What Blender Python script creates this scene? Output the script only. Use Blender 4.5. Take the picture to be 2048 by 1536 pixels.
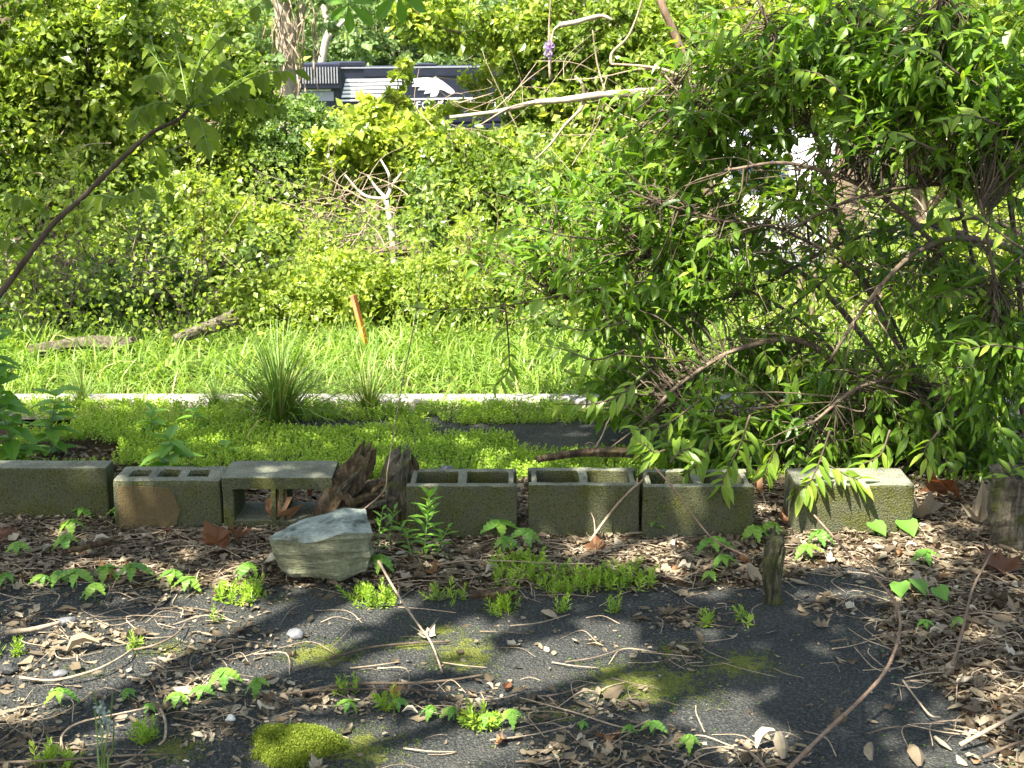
import bpy, bmesh, math, random
import numpy as np
from mathutils import Vector, Matrix, noise as mnoise

for o in list(bpy.data.objects):
    bpy.data.objects.remove(o)
rng = np.random.default_rng(11)
random.seed(11)
SC = bpy.context.scene
COL = SC.collection
R = math.radians

# ------------------------------------------------------------------ camera
F = 2700.0                      # focal length in photo pixels (2048 wide)
PITCH = R(14.5)
CAM = np.array((0.0, 0.0, 1.68))
cd = bpy.data.cameras.new('camera'); cam = bpy.data.objects.new('camera', cd); COL.objects.link(cam)
cd.sensor_width = 36.0; cd.lens = 36.0 * F / 2048
cd.clip_start = 0.05; cd.clip_end = 2000
cam.location = CAM; cam.rotation_euler = (R(90) - PITCH, 0, 0)
cd.dof.use_dof = True; cd.dof.focus_distance = 4.8; cd.dof.aperture_fstop = 14.0
SC.camera = cam

# ------------------------------------------------------------------ light
SUN_EL = R(58); SUN_AZ = R(219)          # compass azimuth of the sun, clockwise from +Y: behind and left of the camera
S = np.array((math.sin(SUN_AZ) * math.cos(SUN_EL), math.cos(SUN_AZ) * math.cos(SUN_EL), math.sin(SUN_EL)))
w = bpy.data.worlds.new('World'); SC.world = w; w.use_nodes = True
nt = w.node_tree; bg = nt.nodes['Background']
sky = nt.nodes.new('ShaderNodeTexSky'); sky.sky_type = 'NISHITA'; sky.sun_disc = False
sky.dust_density = 3.5; sky.ozone_density = 0.4; sky.air_density = 1.0; sky.sun_elevation = SUN_EL; sky.sun_rotation = SUN_AZ
nt.links.new(sky.outputs[0], bg.inputs[0]); bg.inputs[1].default_value = 0.10
sl = bpy.data.lights.new('sun', 'SUN'); so = bpy.data.objects.new('sun', sl); COL.objects.link(so)
sl.energy = 5.0; sl.angle = R(0.53); sl.color = (1.0, 0.94, 0.82)
so.rotation_euler = Vector(S).to_track_quat('Z', 'Y').to_euler()
SC.view_settings.view_transform = 'Standard'; SC.view_settings.look = 'None'
SC.view_settings.exposure = 2.2; SC.view_settings.gamma = 1.0
SC.render.engine = 'CYCLES'
cy = SC.cycles
cy.max_bounces = 7; cy.diffuse_bounces = 4; cy.glossy_bounces = 2; cy.transmission_bounces = 5; cy.transparent_max_bounces = 4
cy.caustics_reflective = False; cy.caustics_refractive = False
cy.sample_clamp_indirect = 6.0
cy.use_denoising = True

# ------------------------------------------------------------------ pixel helpers: a pixel gives a direction, depth comes from the scene
cp, sp_ = math.cos(PITCH), math.sin(PITCH)
def ray(px, py):
    a = (px - 1024) / F; b = -(py - 768) / F
    return np.array((a, cp + b * sp_, -sp_ + b * cp))
def G(px, py, z=0.0):
    r = ray(px, py); t = (z - CAM[2]) / r[2]; return CAM + r * t
def P(px, py, d):
    r = ray(px, py); return CAM + r * (d / r[1])
def proj(p):
    p = np.atleast_2d(p) - CAM
    f = p[:, 1] * cp - p[:, 2] * sp_; u = p[:, 1] * sp_ + p[:, 2] * cp
    return 1024 + F * p[:, 0] / f, 768 - F * u / f

# ------------------------------------------------------------------ small numpy noise
_N = rng.random((64, 64, 64))
def vnoise(p, s=1.0):
    p = np.asarray(p, float) * s + 31.7
    i = np.floor(p).astype(int); f = p - i; f = f * f * (3 - 2 * f); i = i % 64; j = (i + 1) % 64
    out = 0
    for a in (0, 1):
        for b in (0, 1):
            for c in (0, 1):
                wx = f[:, 0] if a else 1 - f[:, 0]; wy = f[:, 1] if b else 1 - f[:, 1]; wz = f[:, 2] if c else 1 - f[:, 2]
                out = out + _N[(j if a else i)[:, 0], (j if b else i)[:, 1], (j if c else i)[:, 2]] * wx * wy * wz
    return out
def fbm(p, s=1.0):
    return 0.55 * vnoise(p, s) + 0.3 * vnoise(p, s * 2.1) + 0.15 * vnoise(p, s * 4.3)
def sm(x):
    x = np.clip(x, 0, 1); return x * x * (3 - 2 * x)
def unit(v):
    v = np.asarray(v, float); return v / np.maximum(np.linalg.norm(v, axis=-1, keepdims=True), 1e-9)

# ------------------------------------------------------------------ mesh building
class MB:
    def __init__(s): s.V = []; s.L = []; s.S = []; s.T = []; s.n = 0
    def add(s, V, faces=None, loops=None, sizes=None, tint=0.5):
        V = np.asarray(V, float).reshape(-1, 3)
        if loops is None:
            sizes = np.array([len(f) for f in faces]); loops = np.array([i for f in faces for i in f])
        s.V.append(V); s.L.append(np.asarray(loops) + s.n); s.S.append(np.asarray(sizes)); s.n += len(V)
        s.T.append(np.full(len(V), tint) if np.isscalar(tint) else np.asarray(tint, float))
        return s
    def inst(s, tmpl, pos, rot, scale, tint=None):
        tv, tl, ts = tmpl; N = len(pos)
        if N == 0: return s
        sc = np.asarray(scale, float)
        sc = np.broadcast_to(sc.reshape(-1, 1) if sc.ndim == 1 else sc, (N, 3)) if sc.ndim else np.full((N, 3), sc)
        V = np.einsum('nij,nkj->nki', rot, tv[None] * sc[:, None, :]) + np.asarray(pos)[:, None, :]
        n = len(tv)
        L = (tl[None] + n * np.arange(N)[:, None]).ravel()
        t = rng.random(N) if tint is None else np.broadcast_to(tint, (N,))
        return s.add(V.reshape(-1, 3), loops=L, sizes=np.tile(ts, N), tint=np.repeat(t, n))
    def tube(s, pts, rad, n=6, tint=0.5, cap=True):
        pts = np.asarray(pts, float); m = len(pts)
        rad = np.broadcast_to(np.asarray(rad, float), (m,))
        d = unit(np.gradient(pts, axis=0))
        ref = np.array((0.31, 0.52, 0.8)) if abs(d[0] @ np.array((0.31, 0.52, 0.8))) < 0.9 else np.array((1., 0, 0))
        a = unit(np.cross(d, ref)); b = np.cross(d, a)
        th = np.arange(n) * 2 * math.pi / n
        V = pts[:, None] + rad[:, None, None] * (np.cos(th)[None, :, None] * a[:, None] + np.sin(th)[None, :, None] * b[:, None])
        i = np.arange(m - 1)[:, None]; j = np.arange(n)[None]
        q = np.stack([i * n + j, i * n + (j + 1) % n, (i + 1) * n + (j + 1) % n, (i + 1) * n + j], -1).reshape(-1)
        L = q; Z = np.full((m - 1) * n, 4)
        if cap:
            L = np.concatenate([L, np.arange(n)[::-1], (m - 1) * n + np.arange(n)]); Z = np.concatenate([Z, [n, n]])
        return s.add(V.reshape(-1, 3), loops=L, sizes=Z, tint=tint)
    def mesh(s, name, mat, smooth=False):
        V = np.concatenate(s.V); L = np.concatenate(s.L).astype(np.int32); Z = np.concatenate(s.S).astype(np.int32)
        me = bpy.data.meshes.new(name)
        me.vertices.add(len(V)); me.vertices.foreach_set('co', V.astype(np.float32).ravel())
        me.loops.add(len(L)); me.loops.foreach_set('vertex_index', L)
        me.polygons.add(len(Z)); st = np.concatenate([[0], np.cumsum(Z)[:-1]]).astype(np.int32)
        me.polygons.foreach_set('loop_start', st); me.polygons.foreach_set('loop_total', Z)
        at = me.attributes.new('tint', 'FLOAT', 'POINT'); at.data.foreach_set('value', np.concatenate(s.T).astype(np.float32))
        me.polygons.foreach_set('use_smooth', np.full(len(Z), bool(smooth)))
        me.update(calc_edges=True)
        if mat: me.materials.append(mat)
        return me
    def build(s, name, mat, parent=None, smooth=False):
        return link(name, s.mesh(name, mat, smooth), parent)

def link(name, me, parent=None, loc=None, rot=None, scale=None):
    o = bpy.data.objects.new(name, me); COL.objects.link(o)
    if parent is not None: o.parent = parent
    if loc is not None: o.location = loc
    if rot is not None: o.rotation_euler = rot
    if scale is not None: o.scale = (scale,) * 3 if np.isscalar(scale) else scale
    return o
def tag(o, label=None, cat=None, group=None, kind=None):
    if label: o['label'] = label
    if cat: o['category'] = cat
    if group: o['group'] = group
    if kind: o['kind'] = kind
    return o
def thing(name, label, cat, loc=(0, 0, 0), group=None, rz=0.0):
    o = bpy.data.objects.new(name, None); COL.objects.link(o); o.location = loc; o.rotation_euler = (0, 0, rz)
    o.empty_display_size = 0.1
    return tag(o, label, cat, group)
def shade_smooth(me):
    me.polygons.foreach_set('use_smooth', np.full(len(me.polygons), True)); return me

def spline(pts, k=6):
    """Catmull-Rom through the points."""
    p = np.asarray(pts, float)
    if len(p) < 3:
        t = np.linspace(0, 1, k + 1)[:, None]; return p[0] * (1 - t) + p[-1] * t
    q = np.vstack([2 * p[0] - p[1], p, 2 * p[-1] - p[-2]]); out = []
    for i in range(1, len(q) - 2):
        for t in np.arange(k) / k:
            a, b, c, d = q[i - 1], q[i], q[i + 1], q[i + 2]
            out.append(0.5 * (2 * b + (c - a) * t + (2 * a - 5 * b + 4 * c - d) * t * t + (3 * b - a - 3 * c + d) * t ** 3))
    out.append(p[-1]); return np.array(out)
def frames(fwd, up):
    """rotation matrices whose Y column is fwd and Z column near up"""
    y = unit(fwd); x = unit(np.cross(y, up)); z = np.cross(x, y)
    return np.stack([x, y, z], -1)
def rsphere(n):
    v = rng.normal(size=(n, 3)); return unit(v)
def eul(rx, ry, rz): return np.array(Matrix.Rotation(rz, 3, 'Z') @ Matrix.Rotation(ry, 3, 'Y') @ Matrix.Rotation(rx, 3, 'X'))

# leaf templates: base at origin, tip at +Y 1, normal +Z
def T(V, faces):
    return (np.array(V, float), np.array([i for f in faces for i in f]), np.array([len(f) for f in faces]))
def leaf_t(width=0.5, fold=0.12, droop=0.15, prof=((.0, .12), (.3, .9), (.6, 1.0), (.85, .5)), jag=0.0):
    V = []; fs = []; n = len(prof)
    for y, w_ in prof:
        z = -droop * y * y; h = w_ * width / 2
        V += [(-h, y - jag * (w_ > .6) * .04, z + fold * h * 2), (0, y, z), (h, y, z + fold * h * 2)]
    V.append((0, 1, -droop))
    for i in range(n - 1):
        a = 3 * i; b = a + 3
        fs += [(a, a + 1, b + 1, b), (a + 1, a + 2, b + 2, b + 1)]
    a = 3 * (n - 1); fs += [(a, a + 1, 3 * n), (a + 1, a + 2, 3 * n)]
    return T(V, fs)
T_SMALL = T([(0, 0, 0), (-.36, .45, .08), (0, 1, -.06), (.36, .45, .08)], [(0, 2, 1), (0, 3, 2)])
T_ROUND = T([(0, 0, 0), (-.4, .3, .07), (-.34, .72, .05), (0, 1, -.06), (.34, .72, .05), (.4, .3, .07)], [(0, 3, 2, 1), (0, 5, 4, 3)])
T_LANCE = leaf_t(.29, .2, .22, ((0, .1), (.22, .75), (.5, 1), (.78, .55)))
T_OVATE = leaf_t(.56, .18, .2, ((0, .15), (.2, .85), (.45, 1), (.75, .6)))
T_NARROW = leaf_t(.16, .2, .3, ((0, .4), (.3, 1), (.65, .85)))
def serrate_t(width=.5, n=7, droop=.25, fold=.15, base=.12):
    V = []; fs = []
    for i in range(n):
        t = i / n; w_ = width / 2 * (math.sin(math.pi * min(1, (t + base) ** .8 * .96)) ** .9)
        z = -droop * t * t
        for y, s_ in ((t, .86), (t + .6 / n, 1.06)):
            h = w_ * s_
            V += [(-h, y - .02, z + fold * h), (0, y, z), (h, y - .02, z + fold * h)]
    V.append((0, 1, -droop)); m = 2 * n
    for i in range(m - 1):
        a = 3 * i; b = a + 3; fs += [(a, a + 1, b + 1, b), (a + 1, a + 2, b + 2, b + 1)]
    a = 3 * (m - 1); fs += [(a, a + 1, 3 * m), (a + 1, a + 2, 3 * m)]
    return T(V, fs)
T_CREEP = serrate_t(.5, 5, .3)
def maple_t(curl=.3, seed=0, lobes=5):
    rr = random.Random(seed); rim = []
    spec = [(-158, .3), (-128, .62), (-104, .52), (-72, .86), (-52, .6), (-34, .74), (-20, .7), (0, 1.0), (20, .7), (34, .74), (52, .6), (72, .86), (104, .52), (128, .62), (158, .3)]
    V = [(0, 0.0, 0)]
    for a, r_ in spec:
        r_ *= rr.uniform(.88, 1.1) * .62; th = R(a + rr.uniform(-5, 5))
        x, y = math.sin(th) * r_, math.cos(th) * r_
        V.append((x, y + .0, curl * r_ * r_ * rr.uniform(.3, 1.9) + rr.uniform(-.03, .05)))
    n = len(spec); ring = V[1:]; V = [V[0]] + [(x * .55, y * .55, z * .3 + rr.uniform(-.05, .06)) for x, y, z in ring] + [(x, y, z + rr.uniform(-.07, .1)) for x, y, z in ring]
    fs = [(0, i + 1, i) for i in range(1, n)] + [(i, i + 1, n + i + 1, n + i) for i in range(1, n)]
    return T([(x, y + .3, z) for x, y, z in V], fs)
MAPLES = [maple_t(c, i) for i, c in enumerate((.35, .8, -.7, 1.3))]
def curl_t(width, curl, roll, seed):
    rr = random.Random(seed); V = []; fs = []; m = 4
    for i in range(m):
        t = i / (m - 1); w_ = width / 2 * math.sin(math.pi * (.08 + .84 * t)) ** .8
        z = curl * (t - .5) ** 2 * 2 - curl * .5
        for k in (-1, -.33, .33, 1):
            V.append((k * w_ + rr.uniform(-.02, .02), t, z + roll * (k * w_) ** 2 * 4 + rr.uniform(-.025, .025)))
    for i in range(m - 1):
        for k in range(3):
            a = 4 * i + k; fs.append((a, a + 1, a + 5, a + 4))
    return T(V, fs)
CURLS = [curl_t(.5, .5, .9, 1), curl_t(.42, -.4, 1.5, 2), curl_t(.6, .3, -.8, 3), curl_t(.35, .7, 1.8, 4), curl_t(.55, -.6, -.9, 5)]
def flat_t(width, curl, roll, seed):
    rr = random.Random(seed); V = []
    for t, wf in ((0, .35), (.5, 1), (1, .22)):
        for k in (-1, 0, 1): V.append((k * width / 2 * wf + rr.uniform(-.03, .03), t + rr.uniform(-.04, .04), curl * (t - .5) ** 2 * 2 + roll * k * k * wf * .25 + rr.uniform(-.04, .04)))
    return T(V, [(a, a + 1, a + 4, a + 3) for a in (0, 1, 3, 4)])
CURLF = [flat_t(.5, .16, .3, 11), flat_t(.42, -.14, .4, 12), flat_t(.6, .1, -.3, 13), flat_t(.36, .2, .5, 14), flat_t(.7, .12, .25, 15)]
FRAG = [T([(-.4, 0, .05), (.3, -.1, -.03), (.45, .6, .12), (.05, .9, 0), (-.5, .55, .1)], [(0, 1, 2, 3, 4)]),
        T([(-.2, 0, 0), (.2, 0, .1), (.16, .5, -.05), (.1, 1, .12), (-.15, .55, .1)], [(0, 1, 2, 4), (4, 2, 3)]),
        T([(-.12, 0, 0), (.1, 0, .05), (.14, .6, .12), (-.1, 1, -.02)], [(0, 1, 2), (0, 2, 3)])]

# ------------------------------------------------------------------ materials
def newmat(name):
    m = bpy.data.materials.new(name); m.use_nodes = True; t = m.node_tree
    return m, t, t.nodes['Principled BSDF'], t.nodes['Material Output']
def nd(t, typ, **kw):
    n = t.nodes.new('ShaderNode' + typ)
    for k, v in kw.items():
        if k in n.inputs: n.inputs[k].default_value = v
        else: setattr(n, k, v)
    return n
def ramp(t, stops, interp='LINEAR'):
    n = t.nodes.new('ShaderNodeValToRGB'); e = n.color_ramp.elements; n.color_ramp.interpolation = interp
    while len(e) < len(stops): e.new(.5)
    for i, (p, c) in enumerate(stops):
        e[i].position = p; e[i].color = (*c, 1) if len(c) == 3 else c
    return n
def leafmat(name, stops, trans=.42, rough=.42, spec=.4, tcol=(1.25, 1.3, .5), var=.35):
    """thin leaf: reflecting skin + light passing through; tint attribute picks the colour of each leaf"""
    m, t, b, out = newmat(name)
    at = nd(t, 'Attribute'); at.attribute_name = 'tint'
    cr = ramp(t, stops); t.links.new(at.outputs['Fac'], cr.inputs[0])
    b.inputs['Roughness'].default_value = rough; b.inputs['Specular IOR Level'].default_value = spec
    t.links.new(cr.outputs[0], b.inputs['Base Color'])
    mul = nd(t, 'Mix', data_type='RGBA', blend_type='MULTIPLY'); mul.inputs[0].default_value = 1
    t.links.new(cr.outputs[0], mul.inputs[6]); mul.inputs[7].default_value = (*tcol, 1)
    tr = nd(t, 'BsdfTranslucent'); t.links.new(mul.outputs[2], tr.inputs[0])
    mx = nd(t, 'MixShader'); mx.inputs[0].default_value = trans
    t.links.new(b.outputs[0], mx.inputs[1]); t.links.new(tr.outputs[0], mx.inputs[2]); t.links.new(mx.outputs[0], out.inputs[0])
    return m
M = {}
M['leaf_vine'] = leafmat('vine leaf', [(0, (.1, .16, .026)), (.4, (.19, .27, .045)), (.75, (.29, .37, .07)), (1, (.42, .47, .11))], .56, .34, .5)
M['leaf_bright'] = leafmat('bright leaf', [(0, (.17, .24, .035)), (.5, (.28, .36, .06)), (1, (.43, .48, .1))], .56, .36, .5)
M['leaf_blue'] = leafmat('blue green leaf', [(0, (.085, .155, .045)), (.6, (.16, .25, .07)), (1, (.26, .34, .11))], .52, .36, .5)
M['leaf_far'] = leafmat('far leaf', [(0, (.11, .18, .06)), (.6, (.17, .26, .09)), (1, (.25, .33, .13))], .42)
M['leaf_shrub'] = leafmat('shrub leaf', [(0, (.075, .16, .018)), (.5, (.14, .25, .026)), (.85, (.22, .34, .04)), (1, (.34, .44, .065))], .54, .36, .45)
M['leaf_sap'] = leafmat('sapling leaf', [(0, (.11, .18, .018)), (.7, (.19, .27, .025)), (1, (.26, .33, .035))], .55, .5)
M['leaf_creep'] = leafmat('creeper leaf', [(0, (.1, .24, .04)), (.6, (.17, .33, .05)), (1, (.32, .43, .05))], .42, .42)
M['leaf_weed'] = leafmat('weed leaf', [(0, (.1, .24, .025)), (1, (.2, .36, .05))], .42, .45)
M['grass'] = leafmat('grass blade', [(0, (.11, .2, .03)), (.6, (.2, .31, .05)), (.9, (.29, .39, .075)), (1, (.46, .43, .2))], .45, .45)
M['tussock'] = leafmat('tussock blade', [(0, (.08, .16, .025)), (.75, (.16, .25, .045)), (1, (.38, .34, .15))], .35, .5)
M['sedum'] = leafmat('stonecrop leaf', [(0, (.16, .27, .025)), (.6, (.26, .39, .035)), (1, (.4, .5, .07))], .35, .5)
M['moss'] = leafmat('moss', [(0, (.07, .11, .012)), (.6, (.145, .2, .02)), (1, (.26, .29, .04))], .3, .7, .2)
M['dry'] = leafmat('dry leaf', [(0, (.04, .03, .019)), (.3, (.1, .076, .047)), (.6, (.19, .152, .1)), (.88, (.32, .275, .195)), (1, (.48, .44, .35))], .12, .65, .25, (1.2, 1, .7))
M['dry_red'] = leafmat('rust brown leaf', [(0, (.085, .035, .018)), (.6, (.16, .075, .034)), (1, (.26, .15, .075))], .25, .6, .3, (1.4, .9, .5))

def bark(name, c0, c1, scale=30, bump=.4, stretch=(1, 1, .2)):
    m, t, b, out = newmat(name)
    tc = nd(t, 'TexCoord'); mp = nd(t, 'Mapping'); mp.inputs['Scale'].default_value = stretch
    t.links.new(tc.outputs['Object'], mp.inputs[0])
    n1 = nd(t, 'TexNoise', Scale=scale, Detail=6, Roughness=.65); t.links.new(mp.outputs[0], n1.inputs['Vector'])
    cr = ramp(t, [(.3, c0), (.7, c1)]); t.links.new(n1.outputs['Fac'], cr.inputs[0]); t.links.new(cr.outputs[0], b.inputs['Base Color'])
    bp = nd(t, 'Bump', Strength=bump, Distance=.01); t.links.new(n1.outputs['Fac'], bp.inputs['Height']); t.links.new(bp.outputs[0], b.inputs['Normal'])
    b.inputs['Roughness'].default_value = .85; b.inputs['Specular IOR Level'].default_value = .2
    return m
M['bark'] = bark('brown bark', (.09, .065, .045), (.22, .17, .12))
M['bark_grey'] = bark('grey bark', (.2, .17, .135), (.42, .37, .3))
M['bark_pale'] = bark('pale bark', (.32, .28, .22), (.55, .5, .42))
M['bark_dark'] = bark('dark bark', (.05, .037, .026), (.13, .1, .07))
M['twig'] = bark('pale twig', (.2, .15, .1), (.4, .32, .23), 60)
M['twig_red'] = bark('reddish cane', (.14, .085, .055), (.28, .2, .14), 50)
def oldwood(name, cols, moss, scale, stretch):
    m, t, b, out = newmat(name)
    tc = nd(t, 'TexCoord'); mp = nd(t, 'Mapping'); mp.inputs['Scale'].default_value = stretch; t.links.new(tc.outputs['Object'], mp.inputs[0])
    n1 = nd(t, 'TexNoise', Scale=scale, Detail=9, Roughness=.75, Distortion=.6); t.links.new(mp.outputs[0], n1.inputs['Vector'])
    n2 = nd(t, 'TexNoise', Scale=16, Detail=5, Roughness=.6); t.links.new(tc.outputs['Object'], n2.inputs['Vector'])
    cr = ramp(t, [(.33, cols[0]), (.5, cols[1]), (.7, cols[2])]); t.links.new(n1.outputs['Fac'], cr.inputs[0])
    mk = ramp(t, [(.5, (0, 0, 0)), (.66, (moss,) * 3)]); t.links.new(n2.outputs['Fac'], mk.inputs[0])
    mx = nd(t, 'Mix', data_type='RGBA'); t.links.new(mk.outputs[0], mx.inputs[0]); t.links.new(cr.outputs[0], mx.inputs[6]); mx.inputs[7].default_value = (.1, .11, .025, 1)
    t.links.new(mx.outputs[2], b.inputs['Base Color'])
    ad = nd(t, 'Math', operation='ADD'); t.links.new(n1.outputs['Fac'], ad.inputs[0]); t.links.new(n2.outputs['Fac'], ad.inputs[1])
    bp = nd(t, 'Bump', Strength=1.0, Distance=.02); t.links.new(ad.outputs[0], bp.inputs['Height']); t.links.new(bp.outputs[0], b.inputs['Normal'])
    b.inputs['Roughness'].default_value = .9; b.inputs['Specular IOR Level'].default_value = .15
    return m
M['rotten'] = oldwood('rotten wood', ((.018, .012, .008), (.085, .058, .034), (.26, .19, .12)), .35, 34, (1, 1, .3))
M['rotten_moss'] = oldwood('mossy rotten wood', ((.012, .012, .007), (.06, .058, .03), (.2, .19, .12)), .9, 45, (1, 1, .2))
M['weathered'] = oldwood('weathered grey wood', ((.03, .026, .018), (.115, .1, .07), (.28, .25, .19)), .8, 60, (1, 1, .12))
M['stemgreen'] = leafmat('green stem', [(0, (.1, .2, .04)), (1, (.2, .28, .07))], .1)

# concrete of the blocks: grey cement with an olive film of algae on the upright faces
def concrete(name, algae=1.0, brown=0.0):
    m, t, b, out = newmat(name)
    tc = nd(t, 'TexCoord'); oi = nd(t, 'ObjectInfo')
    off = nd(t, 'VectorMath', operation='ADD'); t.links.new(tc.outputs['Object'], off.inputs[0])
    sc_ = nd(t, 'VectorMath', operation='SCALE'); sc_.inputs['Scale'].default_value = 13.0
    cmb = nd(t, 'CombineXYZ'); t.links.new(oi.outputs['Random'], cmb.inputs[0]); t.links.new(oi.outputs['Random'], cmb.inputs[2])
    t.links.new(cmb.outputs[0], sc_.inputs[0]); t.links.new(sc_.outputs[0], off.inputs[1])
    big = nd(t, 'TexNoise', Scale=9, Detail=5, Roughness=.6); t.links.new(off.outputs[0], big.inputs['Vector'])
    fine = nd(t, 'TexNoise', Scale=150, Detail=5, Roughness=.8); t.links.new(off.outputs[0], fine.inputs['Vector'])
    vor = nd(t, 'TexVoronoi', Scale=190); t.links.new(off.outputs[0], vor.inputs['Vector'])
    grey = ramp(t, [(.25, (.09, .095, .075)), (.55, (.22, .225, .185)), (.8, (.38, .38, .33))]); t.links.new(fine.outputs['Fac'], grey.inputs[0])
    olive = ramp(t, [(.3, (.024, .029, .008)), (.52, (.068, .073, .021)), (.72, (.165, .15, .066))]); t.links.new(fine.outputs['Fac'], olive.inputs[0])
    geo = nd(t, 'NewGeometry'); sep = nd(t, 'SeparateXYZ'); t.links.new(geo.outputs['Normal'], sep.inputs[0])
    side = nd(t, 'MapRange'); side.inputs[1].default_value = .75; side.inputs[2].default_value = .3; side.inputs[3].default_value = .22; side.inputs[4].default_value = 1.0 * algae
    t.links.new(sep.outputs['Z'], side.inputs[0])
    pm = nd(t, 'MapRange'); pm.inputs[1].default_value = .32; pm.inputs[2].default_value = .6; pm.inputs[3].default_value = .55; pm.inputs[4].default_value = 1
    t.links.new(big.outputs['Fac'], pm.inputs[0])
    mu = nd(t, 'Math', operation='MULTIPLY'); t.links.new(side.outputs[0], mu.inputs[0]); t.links.new(pm.outputs[0], mu.inputs[1])
    mx = nd(t, 'Mix', data_type='RGBA'); t.links.new(mu.outputs[0], mx.inputs[0]); t.links.new(grey.outputs[0], mx.inputs[6]); t.links.new(olive.outputs[0], mx.inputs[7])
    dk = ramp(t, [(.3, (.55, .55, .5)), (.62, (1.15, 1.15, 1.1))]); t.links.new(big.outputs['Fac'], dk.inputs[0])
    pit = ramp(t, [(.12, (.3, .3, .28)), (.3, (1, 1, 1))]); vp = nd(t, 'TexVoronoi', Scale=75); t.links.new(off.outputs[0], vp.inputs['Vector']); t.links.new(vp.outputs['Distance'], pit.inputs[0]); mp_ = nd(t, 'Mix', data_type='RGBA', blend_type='MULTIPLY'); mp_.inputs[0].default_value = .8; t.links.new(mx.outputs[2], mp_.inputs[6]); t.links.new(pit.outputs[0], mp_.inputs[7])
    m2 = nd(t, 'Mix', data_type='RGBA', blend_type='MULTIPLY'); m2.inputs[0].default_value = 1; t.links.new(mp_.outputs[2], m2.inputs[6]); t.links.new(dk.outputs[0], m2.inputs[7])
    last = m2.outputs[2]
    if brown:
        m3 = nd(t, 'Mix', data_type='RGBA'); m3.inputs[0].default_value = brown; t.links.new(last, m3.inputs[6]); m3.inputs[7].default_value = (.14, .085, .03, 1); last = m3.outputs[2]
    t.links.new(last, b.inputs['Base Color'])
    ad = nd(t, 'Math', operation='ADD'); t.links.new(fine.outputs['Fac'], ad.inputs[0]); t.links.new(vor.outputs['Distance'], ad.inputs[1])
    bp = nd(t, 'Bump', Strength=.7, Distance=.004); t.links.new(ad.outputs[0], bp.inputs['Height']); t.links.new(bp.outputs[0], b.inputs['Normal'])
    b.inputs['Roughness'].default_value = .92; b.inputs['Specular IOR Level'].default_value = .2
    return m
M['concrete'] = concrete('mossy concrete')
M['concrete_green'] = concrete('algae green concrete', 1.0)
M['mortar'] = concrete('brown mortar smear', .8, .6)

def simple(name, c, rough=.6, metal=0, spec=.5, nscale=0, c2=None, bump=0.0, det=4):
    m, t, b, out = newmat(name); b.inputs['Base Color'].default_value = (*c, 1)
    b.inputs['Roughness'].default_value = rough; b.inputs['Metallic'].default_value = metal; b.inputs['Specular IOR Level'].default_value = spec
    if nscale:
        tc = nd(t, 'TexCoord'); n = nd(t, 'TexNoise', Scale=nscale, Detail=det, Roughness=.65); t.links.new(tc.outputs['Object'], n.inputs['Vector'])
        cr = ramp(t, [(.32, c), (.68, c2 or c)]); t.links.new(n.outputs['Fac'], cr.inputs[0]); t.links.new(cr.outputs[0], b.inputs['Base Color'])
        if bump:
            bp = nd(t, 'Bump', Strength=bump, Distance=.01); t.links.new(n.outputs['Fac'], bp.inputs['Height']); t.links.new(bp.outputs[0], b.inputs['Normal'])
    return m
M['kerb'] = simple('pale kerb concrete', (.14, .13, .115), .95, nscale=7, c2=(.42, .4, .37), bump=.5, det=10)
M['gravel'] = simple('pinkish gravel', (.2, .15, .12), .95, nscale=90, c2=(.46, .38, .33), bump=.8)
M['loco'] = simple('black loco paint', (.012, .014, .026), .4, nscale=2, c2=(.02, .022, .04))
M['loco_white'] = simple('white loco stripe', (.78, .78, .78), .5)
M['loco_grey'] = simple('grey loco panel', (.3, .31, .34), .5)
M['loco_dark'] = simple('loco grille', (.008, .008, .01), .7)
M['steel'] = simple('rail steel', (.2, .16, .13), .5, .6)
M['car_white'] = simple('white car paint', (.8, .8, .82), .25)
M['glass'] = simple('car glass', (.04, .07, .12), .05, spec=1.0)
M['red'] = simple('red lamp', (.55, .02, .02), .25)
M['rubber'] = simple('tyre rubber', (.015, .015, .015), .8)
M['char'] = simple('charcoal lump', (.008, .008, .009), .6, nscale=60, c2=(.03, .03, .03), bump=.8)
M['pebble'] = simple('slate grey pebble', (.07, .072, .078), .7, nscale=18, c2=(.14, .142, .15), bump=.2)
M['pale_stone'] = simple('pale chip', (.5, .5, .46), .8, nscale=30, c2=(.66, .66, .6), bump=.3)
M['purple'] = leafmat('purple petal', [(0, (.25, .15, .38)), (1, (.5, .42, .6))], .4, .5, .3, (1, 1, 1))
M['fluff'] = leafmat('white fluff', [(0, (.34, .4, .32)), (1, (.5, .55, .48))], .4, .6, .3, (1, 1, 1))

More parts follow.
